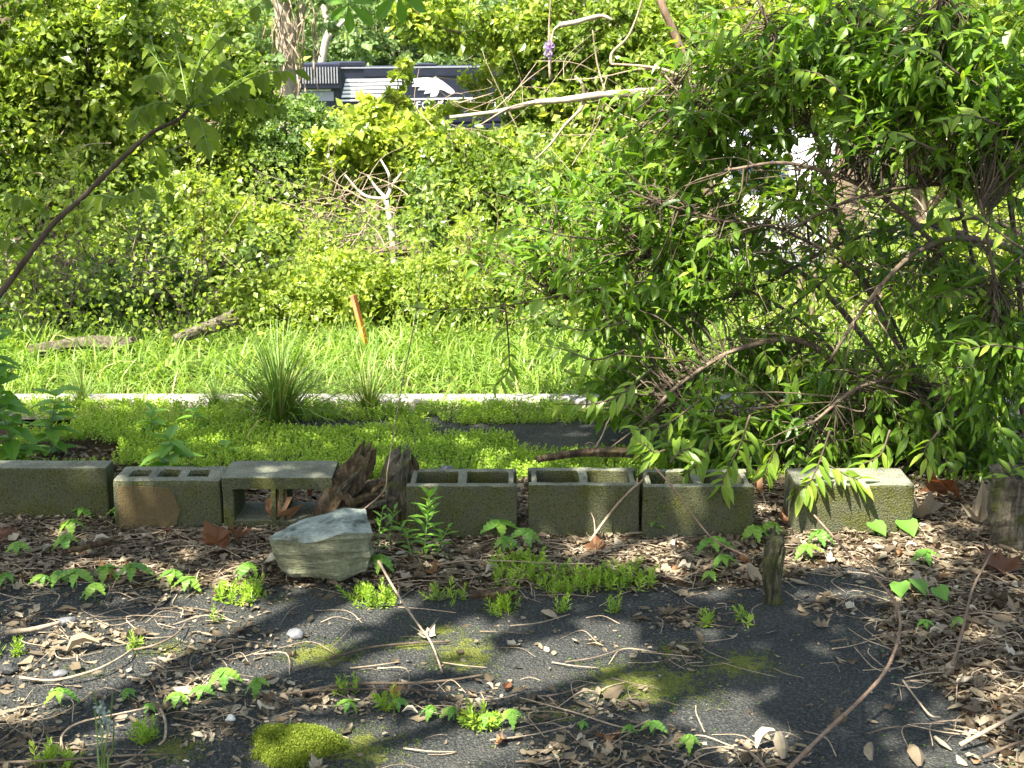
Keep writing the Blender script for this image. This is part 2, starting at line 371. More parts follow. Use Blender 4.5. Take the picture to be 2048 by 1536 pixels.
# stake paint: orange, worn pale near the top
def stake_mat():
    m, t, b, out = newmat('faded orange paint')
    tc = nd(t, 'TexCoord'); n = nd(t, 'TexNoise', Scale=35, Detail=5); mp = nd(t, 'Mapping'); mp.inputs['Scale'].default_value = (1, 1, .25)
    t.links.new(tc.outputs['Object'], mp.inputs[0]); t.links.new(mp.outputs[0], n.inputs['Vector'])
    se = nd(t, 'SeparateXYZ'); t.links.new(tc.outputs['Object'], se.inputs[0])
    r1 = ramp(t, [(.0, (.6, .2, .012)), (.35, (.52, .15, .025)), (.6, (.42, .11, .04)), (1, (.4, .1, .045))]); mr = nd(t, 'MapRange'); mr.inputs[1].default_value = .1; mr.inputs[2].default_value = .5
    t.links.new(se.outputs['Z'], mr.inputs[0]); t.links.new(mr.outputs[0], r1.inputs[0])
    r2 = ramp(t, [(.45, (0, 0, 0)), (.7, (.6, .6, .6))]); t.links.new(n.outputs['Fac'], r2.inputs[0])
    mx = nd(t, 'Mix', data_type='RGBA'); t.links.new(r2.outputs[0], mx.inputs[0]); t.links.new(r1.outputs[0], mx.inputs[6]); mx.inputs[7].default_value = (.4, .22, .12, 1)
    t.links.new(mx.outputs[2], b.inputs['Base Color']); b.inputs['Roughness'].default_value = .8
    return m
M['stake'] = stake_mat()

def stone_mat():
    m, t, b, out = newmat('green grey schist')
    tc = nd(t, 'TexCoord'); mp = nd(t, 'Mapping'); mp.inputs['Scale'].default_value = (.6, .6, 5.0); mp.inputs['Rotation'].default_value = (.12, .18, 0)
    t.links.new(tc.outputs['Object'], mp.inputs[0])
    n1 = nd(t, 'TexNoise', Scale=9, Detail=8, Roughness=.62, Distortion=1.2); t.links.new(mp.outputs[0], n1.inputs['Vector'])
    n2 = nd(t, 'TexNoise', Scale=14, Detail=6, Roughness=.6); t.links.new(tc.outputs['Object'], n2.inputs['Vector'])
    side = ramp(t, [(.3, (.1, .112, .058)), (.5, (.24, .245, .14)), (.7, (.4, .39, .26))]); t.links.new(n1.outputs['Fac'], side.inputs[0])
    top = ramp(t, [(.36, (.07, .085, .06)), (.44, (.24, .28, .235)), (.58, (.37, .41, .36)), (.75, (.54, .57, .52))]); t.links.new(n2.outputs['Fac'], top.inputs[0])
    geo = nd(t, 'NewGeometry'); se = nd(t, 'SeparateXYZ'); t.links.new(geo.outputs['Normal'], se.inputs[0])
    mr = nd(t, 'MapRange'); mr.inputs[1].default_value = .35; mr.inputs[2].default_value = .7; t.links.new(se.outputs['Z'], mr.inputs[0])  # upward faces greyer and paler, with the sky-lit look painted into the colour
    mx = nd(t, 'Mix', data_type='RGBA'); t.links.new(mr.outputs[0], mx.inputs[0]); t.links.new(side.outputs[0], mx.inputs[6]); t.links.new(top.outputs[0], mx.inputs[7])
    t.links.new(mx.outputs[2], b.inputs['Base Color']); b.inputs['Roughness'].default_value = .75
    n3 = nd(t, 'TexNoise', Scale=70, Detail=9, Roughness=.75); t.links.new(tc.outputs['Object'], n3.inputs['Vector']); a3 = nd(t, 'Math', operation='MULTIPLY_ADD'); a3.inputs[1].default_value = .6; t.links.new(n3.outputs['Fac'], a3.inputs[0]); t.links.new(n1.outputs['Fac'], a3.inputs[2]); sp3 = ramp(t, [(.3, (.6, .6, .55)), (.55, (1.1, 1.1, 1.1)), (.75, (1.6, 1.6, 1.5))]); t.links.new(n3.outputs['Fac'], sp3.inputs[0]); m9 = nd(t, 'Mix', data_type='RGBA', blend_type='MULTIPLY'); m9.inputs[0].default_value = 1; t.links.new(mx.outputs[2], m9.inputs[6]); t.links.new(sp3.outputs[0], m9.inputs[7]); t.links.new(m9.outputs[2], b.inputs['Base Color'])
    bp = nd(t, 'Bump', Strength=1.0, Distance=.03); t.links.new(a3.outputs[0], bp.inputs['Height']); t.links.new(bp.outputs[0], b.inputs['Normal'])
    return m
M['stone'] = stone_mat()

def asphalt_mat(name, moss=True):
    m, t, b, out = newmat(name)
    tc = nd(t, 'TexCoord')
    v = nd(t, 'TexVoronoi', Scale=150); t.links.new(tc.outputs['Object'], v.inputs['Vector'])
    n = nd(t, 'TexNoise', Scale=105, Detail=5, Roughness=.8); t.links.new(tc.outputs['Object'], n.inputs['Vector'])
    agg = ramp(t, [(.3, (.011, .014, .013)), (.48, (.036, .04, .037)), (.58, (.085, .086, .08)), (.72, (.24, .235, .215))]); t.links.new(n.outputs['Fac'], agg.inputs[0])
    big = nd(t, 'TexNoise', Scale=2.6, Detail=7, Roughness=.65); t.links.new(tc.outputs['Object'], big.inputs['Vector'])
    dk = ramp(t, [(.3, (.65, .68, .7)), (.7, (1.35, 1.3, 1.25))]); t.links.new(big.outputs['Fac'], dk.inputs[0])
    mu = nd(t, 'Mix', data_type='RGBA', blend_type='MULTIPLY'); mu.inputs[0].default_value = 1; t.links.new(agg.outputs[0], mu.inputs[6]); t.links.new(dk.outputs[0], mu.inputs[7])
    last = mu.outputs[2]
    silt = nd(t, 'TexNoise', Scale=3.4, Detail=8, Roughness=.72); mps = nd(t, 'Mapping'); mps.inputs['Location'].default_value = (3, 7, 0); t.links.new(tc.outputs['Object'], mps.inputs[0]); t.links.new(mps.outputs[0], silt.inputs['Vector'])
    sk = ramp(t, [(.52, (0, 0, 0)), (.72, (.42, .42, .42))]); t.links.new(silt.outputs['Fac'], sk.inputs[0]); sx = nd(t, 'Mix', data_type='RGBA'); t.links.new(sk.outputs[0], sx.inputs[0]); t.links.new(last, sx.inputs[6]); sx.inputs[7].default_value = (.11, .1, .08, 1); last = sx.outputs[2]
    if moss:
        at = nd(t, 'Attribute'); at.attribute_name = 'tint'
        n2 = nd(t, 'TexNoise', Scale=26, Detail=6, Roughness=.7); t.links.new(tc.outputs['Object'], n2.inputs['Vector'])
        ad = nd(t, 'Math', operation='ADD'); t.links.new(at.outputs['Fac'], ad.inputs[0]); t.links.new(n2.outputs['Fac'], ad.inputs[1])
        mk = ramp(t, [(.0, (0, 0, 0)), (.88, (0, 0, 0)), (.99, (.85, .85, .85))]); 
        dv = nd(t, 'Math', operation='MULTIPLY'); dv.inputs[1].default_value = .85; t.links.new(ad.outputs[0], dv.inputs[0]); t.links.new(dv.outputs[0], mk.inputs[0])
        mc = ramp(t, [(.3, (.1, .125, .014)), (.7, (.22, .23, .035))]); t.links.new(n.outputs['Fac'], mc.inputs[0])
        mx = nd(t, 'Mix', data_type='RGBA'); t.links.new(mk.outputs[0], mx.inputs[0]); t.links.new(last, mx.inputs[6]); t.links.new(mc.outputs[0], mx.inputs[7]); last = mx.outputs[2]
    t.links.new(last, b.inputs['Base Color']); b.inputs['Roughness'].default_value = .85; b.inputs['Specular IOR Level'].default_value = .3
    ad2 = nd(t, 'Math', operation='ADD'); t.links.new(n.outputs['Fac'], ad2.inputs[0]); t.links.new(v.outputs['Distance'], ad2.inputs[1])
    bp = nd(t, 'Bump', Strength=1.0, Distance=.012); t.links.new(ad2.outputs[0], bp.inputs['Height']); t.links.new(bp.outputs[0], b.inputs['Normal'])
    return m
M['asphalt'] = asphalt_mat('old asphalt with moss')
M['asphalt_plain'] = asphalt_mat('old asphalt', False)

def ground_mat():
    m, t, b, out = newmat('litter soil')
    tc = nd(t, 'TexCoord')
    n = nd(t, 'TexNoise', Scale=55, Detail=7, Roughness=.75); t.links.new(tc.outputs['Object'], n.inputs['Vector'])
    soil = ramp(t, [(.3, (.025, .017, .01)), (.55, (.075, .052, .03)), (.75, (.17, .125, .08))]); t.links.new(n.outputs['Fac'], soil.inputs[0])
    n2 = nd(t, 'TexNoise', Scale=1.2, Detail=8, Roughness=.7); t.links.new(tc.outputs['Object'], n2.inputs['Vector'])
    gr = ramp(t, [(.35, (.02, .034, .009)), (.65, (.05, .075, .018))]); t.links.new(n2.outputs['Fac'], gr.inputs[0])
    se = nd(t, 'SeparateXYZ'); t.links.new(tc.outputs['Object'], se.inputs[0])
    mr = nd(t, 'MapRange'); mr.inputs[1].default_value = 6.3; mr.inputs[2].default_value = 7.2; t.links.new(se.outputs['Y'], mr.inputs[0])
    mx = nd(t, 'Mix', data_type='RGBA'); t.links.new(mr.outputs[0], mx.inputs[0]); t.links.new(soil.outputs[0], mx.inputs[6]); t.links.new(gr.outputs[0], mx.inputs[7])
    t.links.new(mx.outputs[2], b.inputs['Base Color']); b.inputs['Roughness'].default_value = .95; b.inputs['Specular IOR Level'].default_value = .1
    bp = nd(t, 'Bump', Strength=1, Distance=.02); t.links.new(n.outputs['Fac'], bp.inputs['Height']); t.links.new(bp.outputs[0], b.inputs['Normal'])
    return m
M['ground'] = ground_mat()

# ------------------------------------------------------------------ ground
_yk = [-40, 5, 6.4, 7.2, 8, 9, 10, 13, 16, 22, 35, 50, 58, 80, 95, 130, 260]
_zk = [0, 0, -.015, -.06, -.14, -.3, -.5, -1.0, -1.4, -2.0, -3.3, -4.5, -4.75, -4.75, -3, 8, 45]
XR = ([1130, 1180, 1230, 1320, 1400, 1470, 1540], [1760, 1730, 1700, 1760, 1850, 1915, 1950])
def bank(x, y):
    """0..1: how deep leaf litter lies, from where the photograph shows it"""
    x = np.asarray(x, float); y = np.asarray(y, float)
    p = np.stack([x, y, np.zeros_like(x)], -1).reshape(-1, 3); p[:, 1] = np.maximum(p[:, 1], 1.0)
    px, py = proj(p); w_ = (fbm(p, 5) - .5) * 90
    up = sm((1205 + w_ * .5 - 40 * sm((px - 1480) / 200) - py) / 60)
    rt = sm((px + w_ - np.interp(py, *XR)) / 70)
    lf = sm((240 - px + w_ * 2) / 300) * .35 * sm((1330 - py) / 80)
    bk = np.maximum(np.maximum(up, rt), lf)
    return (bk * sm((5.02 - p[:, 1] + w_ * .001) / .15)).reshape(x.shape)
def terr(x, y):
    x = np.asarray(x, float); y = np.asarray(y, float)
    z = np.interp(y, _yk, _zk)
    z = z + (fbm(np.stack([x, y, 0 * x], -1).reshape(-1, 3), .35).reshape(x.shape) - .5) * sm((y - 8) / 8) * .8
    p = np.stack([x, y, 0 * x], -1).reshape(-1, 3)
    near = (y > 1) & (y < 6)
    h = np.where(near, -.012 + .022 * bank(x, y) + (fbm(p, 9).reshape(x.shape) - .5) * .022 * bank(x, y), 0)
    return z + h - np.where(y > 5.02, .02, 0) * (y < 6.7)
xs = np.unique(np.concatenate([np.linspace(-300, -12, 14), np.linspace(-12, -3, 14), np.linspace(-3, 3.2, 180), np.linspace(3.2, 12, 14), np.linspace(12, 300, 14)]))
ys = np.unique(np.concatenate([np.linspace(-40, 2, 8), np.linspace(2, 5.3, 110), np.linspace(5.3, 12, 40), np.linspace(12, 60, 40), np.linspace(60, 260, 30)]))
X, Y = np.meshgrid(xs, ys); Z = terr(X, Y)
nx, ny = len(xs), len(ys)
i = np.arange(ny - 1)[:, None]; j = np.arange(nx - 1)[None]
q = np.stack([i * nx + j, i * nx + j + 1, (i + 1) * nx + j + 1, (i + 1) * nx + j], -1).reshape(-1)
g = MB().add(np.stack([X, Y, Z], -1).reshape(-1, 3), loops=q, sizes=np.full((nx - 1) * (ny - 1), 4)).build('ground', M['ground'], smooth=True)
tag(g, 'brown leaf-strewn soil falling away to the railway', kind='structure')

def sheet(name, x0, x1, y0, y1, z, n, m_, mat, zf=None, tf=None):
    xx, yy = np.meshgrid(np.linspace(x0, x1, n), np.linspace(y0, y1, m_)); p = np.stack([xx, yy, np.full_like(xx, z)], -1).reshape(-1, 3)
    if zf is not None: p[:, 2] += zf(p)
    i = np.arange(m_ - 1)[:, None]; j = np.arange(n - 1)[None]
    q = np.stack([i * n + j, i * n + j + 1, (i + 1) * n + j + 1, (i + 1) * n + j], -1).reshape(-1)
    return MB().add(p, loops=q, sizes=np.full((n - 1) * (m_ - 1), 4), tint=.0 if tf is None else tf(p)).build(name, mat, smooth=True)
MOSS = [(930, 1310, 100, 55), (1300, 1370, 190, 60), (1230, 1345, 70, 30), (640, 1310, 110, 40), (720, 1500, 110, 60), (1480, 1330, 100, 40), (880, 1260, 70, 20), (350, 1500, 90, 40),
        (170, 1345, 60, 15), (340, 1300, 90, 20), (560, 1200, 40, 12), (1120, 1430, 100, 20), (1350, 1300, 60, 25), (820, 1290, 80, 20)]
def mossf(p):
    px, py = proj(p); v = np.zeros(len(p))
    for a, b, rx, ry in MOSS: v = np.maximum(v, 1 - np.sqrt(((px - a) / rx) ** 2 + ((py - b) / ry) ** 2) * .62)
    return np.clip(v, 0, 1) * .85
def bumpy(p): return (fbm(p, 3) - .5) * .016
o = sheet('old_asphalt', -3.2, 3.2, 1.2, 4.55, 0.0, 110, 70, M['asphalt'], bumpy, mossf); tag(o, 'dark crumbling asphalt patched with moss in the foreground', kind='structure')
o = sheet('asphalt_strip', -1.42, 1.0, 5.12, 5.97, 0.0, 90, 24, M['asphalt_plain'], bumpy); tag(o, 'old asphalt strip behind the concrete blocks', kind='structure')
mb = MB()
def box(mb, c, s, rot=None, tint=.5):
    v = np.array([(x, y, z) for x in (-.5, .5) for y in (-.5, .5) for z in (-.5, .5)]) * np.asarray(s, float)
    if rot is not None: v = v @ np.asarray(rot).T
    return mb.add(v + np.asarray(c, float), [(0, 1, 3, 2), (4, 6, 7, 5), (0, 4, 5, 1), (2, 3, 7, 6), (0, 2, 6, 4), (1, 5, 7, 3)], tint=tint)
o = sheet('gravel_edge', -3.6, 3.6, 5.9, 6.14, -.012, 60, 6, M['gravel'], lambda p: (fbm(p, 9) - .5) * .03); tag(o, 'pinkish gravel margin in front of the kerb', kind='structure')
kb = box(MB(), (0, 6.2, -.065), (8, .125, .16)); o = kb.build('kerb', M['kerb']); tag(o, 'pale concrete kerb along the edge of the tall grass', kind='structure')
bv = o.modifiers.new('b', 'BEVEL'); bv.width = .012; bv.segments = 2

# ------------------------------------------------------------------ shade tree (stands behind and left of the camera; its crown throws the dappled shade)
LIT = [(150, 1285, 190, 45), (350, 1255, 120, 30), (60, 1350, 90, 40), (250, 1330, 120, 30), (600, 1232, 95, 26), (540, 1330, 85, 36), (700, 1300, 70, 20), (930, 1268, 70, 20), (830, 1330, 60, 18),
       (1140, 1288, 120, 18), (1210, 1270, 60, 14), (1180, 1335, 60, 14), (1120, 1352, 70, 12), (1250, 1364, 70, 12), (900, 1478, 180, 46), (820, 1520, 120, 30), (60, 1300, 140, 60), (230, 1390, 100, 26), (480, 1270, 120, 30), (630, 1485, 50, 26), (1545, 1428, 50, 18), (1440, 1440, 50, 14),
       (1215, 1105, 80, 24), (1340, 1100, 50, 12), (1770, 1045, 110, 50), (1690, 1080, 70, 36), (1900, 1110, 90, 20), (1960, 1490, 90, 40), (1990, 1400, 40, 20), (1500, 1490, 50, 16), (440, 1400, 60, 24),
       (180, 1450, 120, 20), (470, 1170, 50, 28), (300, 1140, 50, 18), (760, 1190, 60, 14), (1000, 1400, 60, 14), (20, 1450, 60, 20), (1700, 1180, 30, 12), (870, 990, 40, 14), (1020, 945, 30, 8), (700, 1200, 70, 16)]
_lit = [(G(a, b), G(a + rx, b), G(a, b - ry), G(a, b + ry)) for a, b, rx, ry in LIT]
LITW = [(c[0], c[1], abs(r_[0] - c[0]), abs(t_[1] - b_[1]) / 2) for c, r_, t_, b_ in _lit]
for a, b, rx, ry in ((1390, 945, 110, 12), (1720, 958, 120, 16), (1210, 938, 60, 6)):
    c, r_, t_, b_ = G(a, b, .19), G(a + rx, b, .19), G(a, b - ry, .19), G(a, b + ry, .19); k = S[:2] / S[2] * .19
    LITW.append((c[0] - k[0], c[1] - k[1], r_[0] - c[0], (t_[1] - b_[1]) / 2))
def sunlit(gx, gy):
    p = np.stack([gx, gy, 0 * gx], -1); n1 = fbm(p, 4.5) - .5; n2 = fbm(p + 9, 11) - .5
    out = gy > np.where(gx > .9, 6.5, 6.03) + n1 * .4
    for cx, cy_, rx, ry in LITW:
        d = np.sqrt(((gx - cx) / (rx + .07)) ** 2 + ((gy - cy_) / (ry + .07)) ** 2)
        out |= d + n1 * 1.0 + n2 * 1.3 < 1.05
    out |= (gx > .35) & (gy > 4.75) & (n1 + n2 * .7 > .0)          # extra gaps shaped into the crown so sun dapples the shrub
    out |= (n1 * .6 + n2 > .27)
    return out
def shade_tree():
    t = thing('shade_tree', 'tall broad tree beside the viewer whose crown shades the foreground', 'tree', (-5.2, -1.6, 0))
    base = np.array((-5.2, -1.6, 0.0)); tp = spline([(0, 0, -.1), (.1, .1, 1.5), (.3, .2, 3.2), (.8, .6, 5.2), (1.2, .9, 7)], 5)
    MB().tube(tp, np.linspace(.24, .07, len(tp)), 10).build('trunk', M['bark'], t, True)
    for k in range(11):
        a = tp[8 + k]; e = np.array((rng.uniform(1, 6.5), rng.uniform(0, 6), rng.uniform(4.0, 6.2)))
        pts = spline([a, (a + e) / 2 + rng.normal(0, .2, 3) + (0, 0, .3), e], 6)
        MB().tube(pts, np.linspace(.07, .012, len(pts)), 6).build('limb', M['bark'], t, True)
    n = 56000
    p = np.stack([rng.uniform(-7.6, 3.2, n), rng.uniform(-4.6, 5.0, n), rng.uniform(3.7, 5.9, n)], -1)
    g_ = p - S * (p[:, 2:] / S[2])
    keep = ~sunlit(g_[:, 0], g_[:, 1]) & (g_[:, 0] > -4.6) & (g_[:, 0] < 4.6) & (g_[:, 1] > .6)  # leaves left out wherever their shadow would cover a chosen sun patch
    p = p[keep]
    f = unit(rng.normal(size=(len(p), 3)) + (0, 0, -.4)); u = unit(rng.normal(size=(len(p), 3)) * .6 + (0, 0, 1))
    MB().inst(T_SMALL, p - base, frames(f, u), rng.uniform(.13, .18, len(p))).build('crown', M['leaf_sap'], t)
shade_tree()

# ------------------------------------------------------------------ concrete blocks
def block_mesh(name, xl, yl, solid, h, mat, seed, bev=.007):
    """cells of a plan grid that are solid, drawn out to height h; cores are real openings"""
    bm = bmesh.new(); nxl, nyl = len(xl), len(yl); vs = {}
    def v(i, j, k):
        if (i, j, k) not in vs: vs[(i, j, k)] = bm.verts.new((xl[i], yl[j], h * k))
        return vs[(i, j, k)]
    def s(i, j): return 0 <= i < nxl - 1 and 0 <= j < nyl - 1 and solid(i, j)
    for i in range(nxl - 1):
        for j in range(nyl - 1):
            if not s(i, j): continue
            bm.faces.new((v(i, j, 1), v(i + 1, j, 1), v(i + 1, j + 1, 1), v(i, j + 1, 1)))
            bm.faces.new((v(i, j + 1, 0), v(i + 1, j + 1, 0), v(i + 1, j, 0), v(i, j, 0)))
            if not s(i, j - 1): bm.faces.new((v(i, j, 0), v(i + 1, j, 0), v(i + 1, j, 1), v(i, j, 1)))
            if not s(i, j + 1): bm.faces.new((v(i + 1, j + 1, 0), v(i, j + 1, 0), v(i, j + 1, 1), v(i + 1, j + 1, 1)))
            if not s(i - 1, j): bm.faces.new((v(i, j + 1, 0), v(i, j, 0), v(i, j, 1), v(i, j + 1, 1)))
            if not s(i + 1, j): bm.faces.new((v(i + 1, j, 0), v(i + 1, j + 1, 0), v(i + 1, j + 1, 1), v(i + 1, j, 1)))
    bmesh.ops.dissolve_limit(bm, angle_limit=.01, verts=bm.verts, edges=bm.edges)
    es = [e for e in bm.edges if len(e.link_faces) == 2 and e.calc_face_angle(0) > .5]
    bmesh.ops.bevel(bm, geom=es, offset=bev, segments=2, affect='EDGES', profile=.6, clamp_overlap=True)
    bmesh.ops.triangulate(bm, faces=[f for f in bm.faces if len(f.verts) > 4])
    long_ = [e for e in bm.edges if e.calc_length() > .05]
    bmesh.ops.subdivide_edges(bm, edges=long_, cuts=3, use_grid_fill=True)
    for vv in bm.verts:
        vv.co += mnoise.noise_vector(vv.co * 14 + Vector((seed * 7.1, 0, 0))) * .0022 + mnoise.noise_vector(vv.co * 45 + Vector((seed * 3.1, 5, 0))) * .0012
    me = bpy.data.meshes.new(name); bm.to_mesh(me); bm.free(); me.materials.append(mat); return me
W, H, D = .397, .194, .194
XL = [0, .012, .032, .182, .215, .365, .385, .397]
def two_core(i, j):
    if j in (0, 2): return True
    return i not in (0, 2, 4, 6)      # cores and end recesses
def place_block(me, pxl, pxr, py, label, z=H, roll=0, dz=0, yaw=None):
    a = G(pxl, py, z); b = G(pxr, py, z); c = a
    ang = math.atan2(b[1] - a[1], b[0] - a[0]) if yaw is None else yaw
    o = link('concrete_block', me, None, (a[0], a[1], dz), (roll, 0, ang)); s = np.linalg.norm((b - a)[:2]) / W
    o.scale = (s, 1, 1)
    return tag(o, label, 'concrete block', 'row of concrete blocks')
YL = [0, .034, .160, .194]
YL1 = [0, .022, .072, .094]
b1 = block_mesh('concrete_block', XL, YL1, lambda i, j: True, H, M['concrete_green'], 1)
place_block(b1, -22, 212, 936, 'thin concrete block at the left end of the row, cut by the frame')
def round_block():
    me = block_mesh('concrete_block', [0, .05, .115, .155, .225, .265, .335, .397], [0, .055, .125, .17], lambda i, j: not (j == 1 and i in (1, 3, 5)), H * .95, M['concrete_green'], 2, .018)
    return me
o = place_block(round_block(), 222, 440, 955, 'rounded green block with three small holes and brown smear on its face')
me = bpy.data.meshes.new('mortar_smear'); bm = bmesh.new()
ol = [(.01, .01), (.16, .005), (.22, .02), (.235, .07), (.22, .13), (.2, .155), (.06, .165), (.012, .16)]
vf = [bm.verts.new((x + .008, -.004, z)) for x, z in ol]; vb = [bm.verts.new((x + .008, .004, z)) for x, z in ol]
bm.faces.new(vf); 
for k in range(len(ol)):
    k2 = (k + 1) % len(ol); bm.faces.new((vf[k2], vf[k], vb[k], vb[k2]))
bmesh.ops.recalc_face_normals(bm, faces=bm.faces); bm.to_mesh(me); bm.free(); me.materials.append(M['mortar']); link('mortar_smear', me, o)
def side_block():
    xl = [0, .042, .175, .193, .204, .222, .355, .397]
    me = block_mesh('concrete_block', xl, [0, .036, .15, .194], lambda i, j: not (j == 1 and i in (1, 3, 5)), H, M['concrete'], 3, .006)
    return me
o = place_block(side_block(), 442, 664, 955, 'concrete block lying on its side with openings towards the viewer')
o.rotation_euler.x = R(90); o.location.y += H; 
b4 = block_mesh('concrete_block', XL, YL, two_core, H, M['concrete'], 4); b5 = block_mesh('concrete_block', XL, YL, two_core, H, M['concrete'], 5); b6 = block_mesh('concrete_block', XL, YL, two_core, H, M['concrete'], 6)
place_block(b4, 812, 1034, 972, 'two-hole concrete block beside the rotten stump, a dark stone in its left hole')
place_block(b5, 1057, 1280, 970, 'middle two-hole concrete block with a pale twig crossing its face')
place_block(b6, 1287, 1510, 973, 'two-hole concrete block under the shrub leaves with a sunlit rim')
b7 = block_mesh('concrete_block', [0, .1, .2, .3, .397], [0, .1, .194], lambda i, j: True, H * .95, M['concrete_green'], 7, .01)
place_block(b7, 1592, 1832, 964, 'solid-topped concrete block standing apart at the right end of the row')

# rock helper: noisy convex lump
def rock_mesh(name, pts, mat, sub=3, amp=.012, fr=9, seed=0, layer=0.0):
    bm = bmesh.new()
    for p in pts: bm.verts.new(p)
    r_ = bmesh.ops.convex_hull(bm, input=bm.verts)
    bmesh.ops.delete(bm, geom=[v for v in bm.verts if not v.link_faces], context='VERTS')
    bmesh.ops.subdivide_edges(bm, edges=bm.edges, cuts=sub, use_grid_fill=True)
    for v in bm.verts:
        n = mnoise.noise_vector(v.co * fr + Vector((seed, seed * 2, 0)))
        v.co += n * amp + mnoise.noise_vector(v.co * fr * 3 + Vector((seed, 0, 4))) * amp * .35
        if layer: v.co.x += math.copysign(1, v.co.x) * layer * (mnoise.noise(Vector((v.co.x * 3, v.co.y * 3, v.co.z * 55)))); v.co.y -= layer * mnoise.noise(Vector((v.co.x * 2, 3, v.co.z * 60)))
    bm.normal_update(); me = bpy.data.meshes.new(name); bm.to_mesh(me); bm.free(); me.materials.append(mat); return me
c = G(648, 1166); DD = c[1]
def B(px, py, dy): return np.array(P(px, py, DD + dy)) - c
pts = [B(541, 1078, .0), B(552, 1064, .08), B(600, 1040, .17), B(640, 1030, .19), B(690, 1016, .2), B(735, 1022, .19), B(744, 1050, .1), B(748, 1068, .03), B(690, 1064, -.02), B(615, 1086, -.035), B(556, 1130, .02), B(585, 1152, -.02), B(680, 1164, -.03), B(735, 1140, .0), B(750, 1100, .05), B(590, 1120, .2), B(720, 1110, .22), B(650, 1150, .2)]
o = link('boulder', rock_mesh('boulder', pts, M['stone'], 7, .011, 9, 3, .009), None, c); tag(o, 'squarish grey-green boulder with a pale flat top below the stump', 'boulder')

# ------------------------------------------------------------------ rotten wood
def wood_mesh(name, path, rad, mat, seed, n=22, k=26, rough=.35, ridge=.22, flat=1.0, ragged=.05):
    pts = spline(path, max(2, k // (len(path) - 1))); m = len(pts); t = np.linspace(0, 1, m)
    r_ = np.interp(t, np.linspace(0, 1, len(rad)), rad); d = unit(np.gradient(pts, axis=0)); a = unit(np.cross(d, (0, 1, .1))); b = np.cross(d, a); V = []
    for i in range(m):
        for j in range(n):
            th = 2 * math.pi * j / n; ca, sa = math.cos(th), math.sin(th)
            q = Vector((ca * 1.6 + seed * 5, sa * 1.6, t[i] * 2.2)); g1 = mnoise.noise(q); g2 = mnoise.noise(Vector((ca * 5 + seed, sa * 5, t[i] * 1.4))); g3 = mnoise.noise(Vector((ca * 9, sa * 9 + seed, t[i] * 12)))
            rr = r_[i] * (1 + rough * g1 + ridge * g2 + .12 * g3)
            V.append(pts[i] + rr * (ca * a[i] + sa * flat * b[i]) + d[i] * ragged * (t[i] ** 3) * (mnoise.noise(Vector((ca * 3 + seed, sa * 3, 1))) * 1.6))
    fs = [(i * n + j, i * n + (j + 1) % n, (i + 1) * n + (j + 1) % n, (i + 1) * n + j) for i in range(m - 1) for j in range(n)]
    fs += [tuple(range(n))[::-1]]; V.append(pts[-1] - d[-1] * .03); fs += [((m - 1) * n + j, (m - 1) * n + (j + 1) % n, len(V) - 1) for j in range(n)]
    me = MB().add(np.array(V), fs).mesh(name, mat); return me
sb = G(740, 1060); SD = sb[1]
st = thing('rotten_stump', 'crumbling rotten stump with two upright prongs between the blocks', 'stump', sb)
def SP(px, py, dy=0): return np.array(P(px, py, SD + dy)) - sb
link('prong', wood_mesh('prong', [SP(655, 1040, .03), SP(672, 1000, .03), SP(700, 955, .06), SP(722, 925, .08), SP(735, 900, .09)], [.055, .062, .05, .045, .03], M['rotten'], 1), st)['label'] = 'brown crumbling prong leaning right'
link('prong', wood_mesh('prong', [SP(790, 1060, .04), SP(795, 1010, .05), SP(790, 960, .07), SP(800, 925, .08), SP(808, 906, .09)], [.05, .056, .05, .04, .02], M['weathered'], 2, rough=.25), st)['label'] = 'grey upright prong with vertical grain'
link('prong', wood_mesh('prong', [SP(812, 1030, .09), SP(815, 980, .1), SP(822, 935, .1), SP(820, 916, .1)], [.03, .035, .03, .015], M['rotten'], 3), st)
link('root_mass', wood_mesh('root_mass', [SP(640, 1040, .06), SP(690, 1020, .05), SP(740, 1000, .09), SP(800, 1010, .1), SP(850, 1040, .1)], [.03, .06, .075, .07, .04], M['rotten'], 4, rough=.6), st)
for k, (a, b, e, f) in enumerate([((650, 1030), (695, 985), .008, .0), ((665, 1000), (720, 940), .007, .0), ((700, 1010), (770, 985), .01, -.01), ((720, 1020), (790, 1000), .009, -.01), ((690, 990), (715, 1030), .011, -.02), ((640, 1010), (690, 970), .006, .02), ((745, 985), (790, 950), .008, .0)]):
    MB().tube(spline([SP(*a, f), SP((a[0] + b[0]) / 2, (a[1] + b[1]) / 2 - 3, f - .012), SP(*b, f + .03)], 4), [e, e * 1.5, e * 1.3, e * 1.6, e * 1.4, e, e * 1.1, e * .6, e * .3], 5).build('wood_splinter', M['weathered'] if k % 2 else M['rotten'], st)
b_ = G(1545, 1205); d_ = b_[1]
o = link('broken_stick', wood_mesh('broken_stick', [np.array(P(1548, 1212, d_)) - b_, np.array(P(1543, 1150, d_)) - b_, np.array(P(1550, 1095, d_ + .03)) - b_, np.array(P(1556, 1072, d_ + .07)) - b_], [.024, .028, .027, .022], M['rotten_moss'], 7, rough=.3, ridge=.4, ragged=.06), None, b_); tag(o, 'short mossy broken stick standing upright on the asphalt', 'broken stick')
b_ = G(2030, 1092); d_ = b_[1]
o = link('weathered_post', wood_mesh('weathered_post', [np.array(P(2034, 1110, d_)) - b_, np.array(P(2030, 1030, d_)) - b_, np.array(P(2032, 945, d_)) - b_], [.085, .09, .085], M['weathered'], 9, rough=.12, ridge=.2, ragged=.02), None, b_); tag(o, 'grey weathered wooden stump at the right edge of the frame', 'stump')

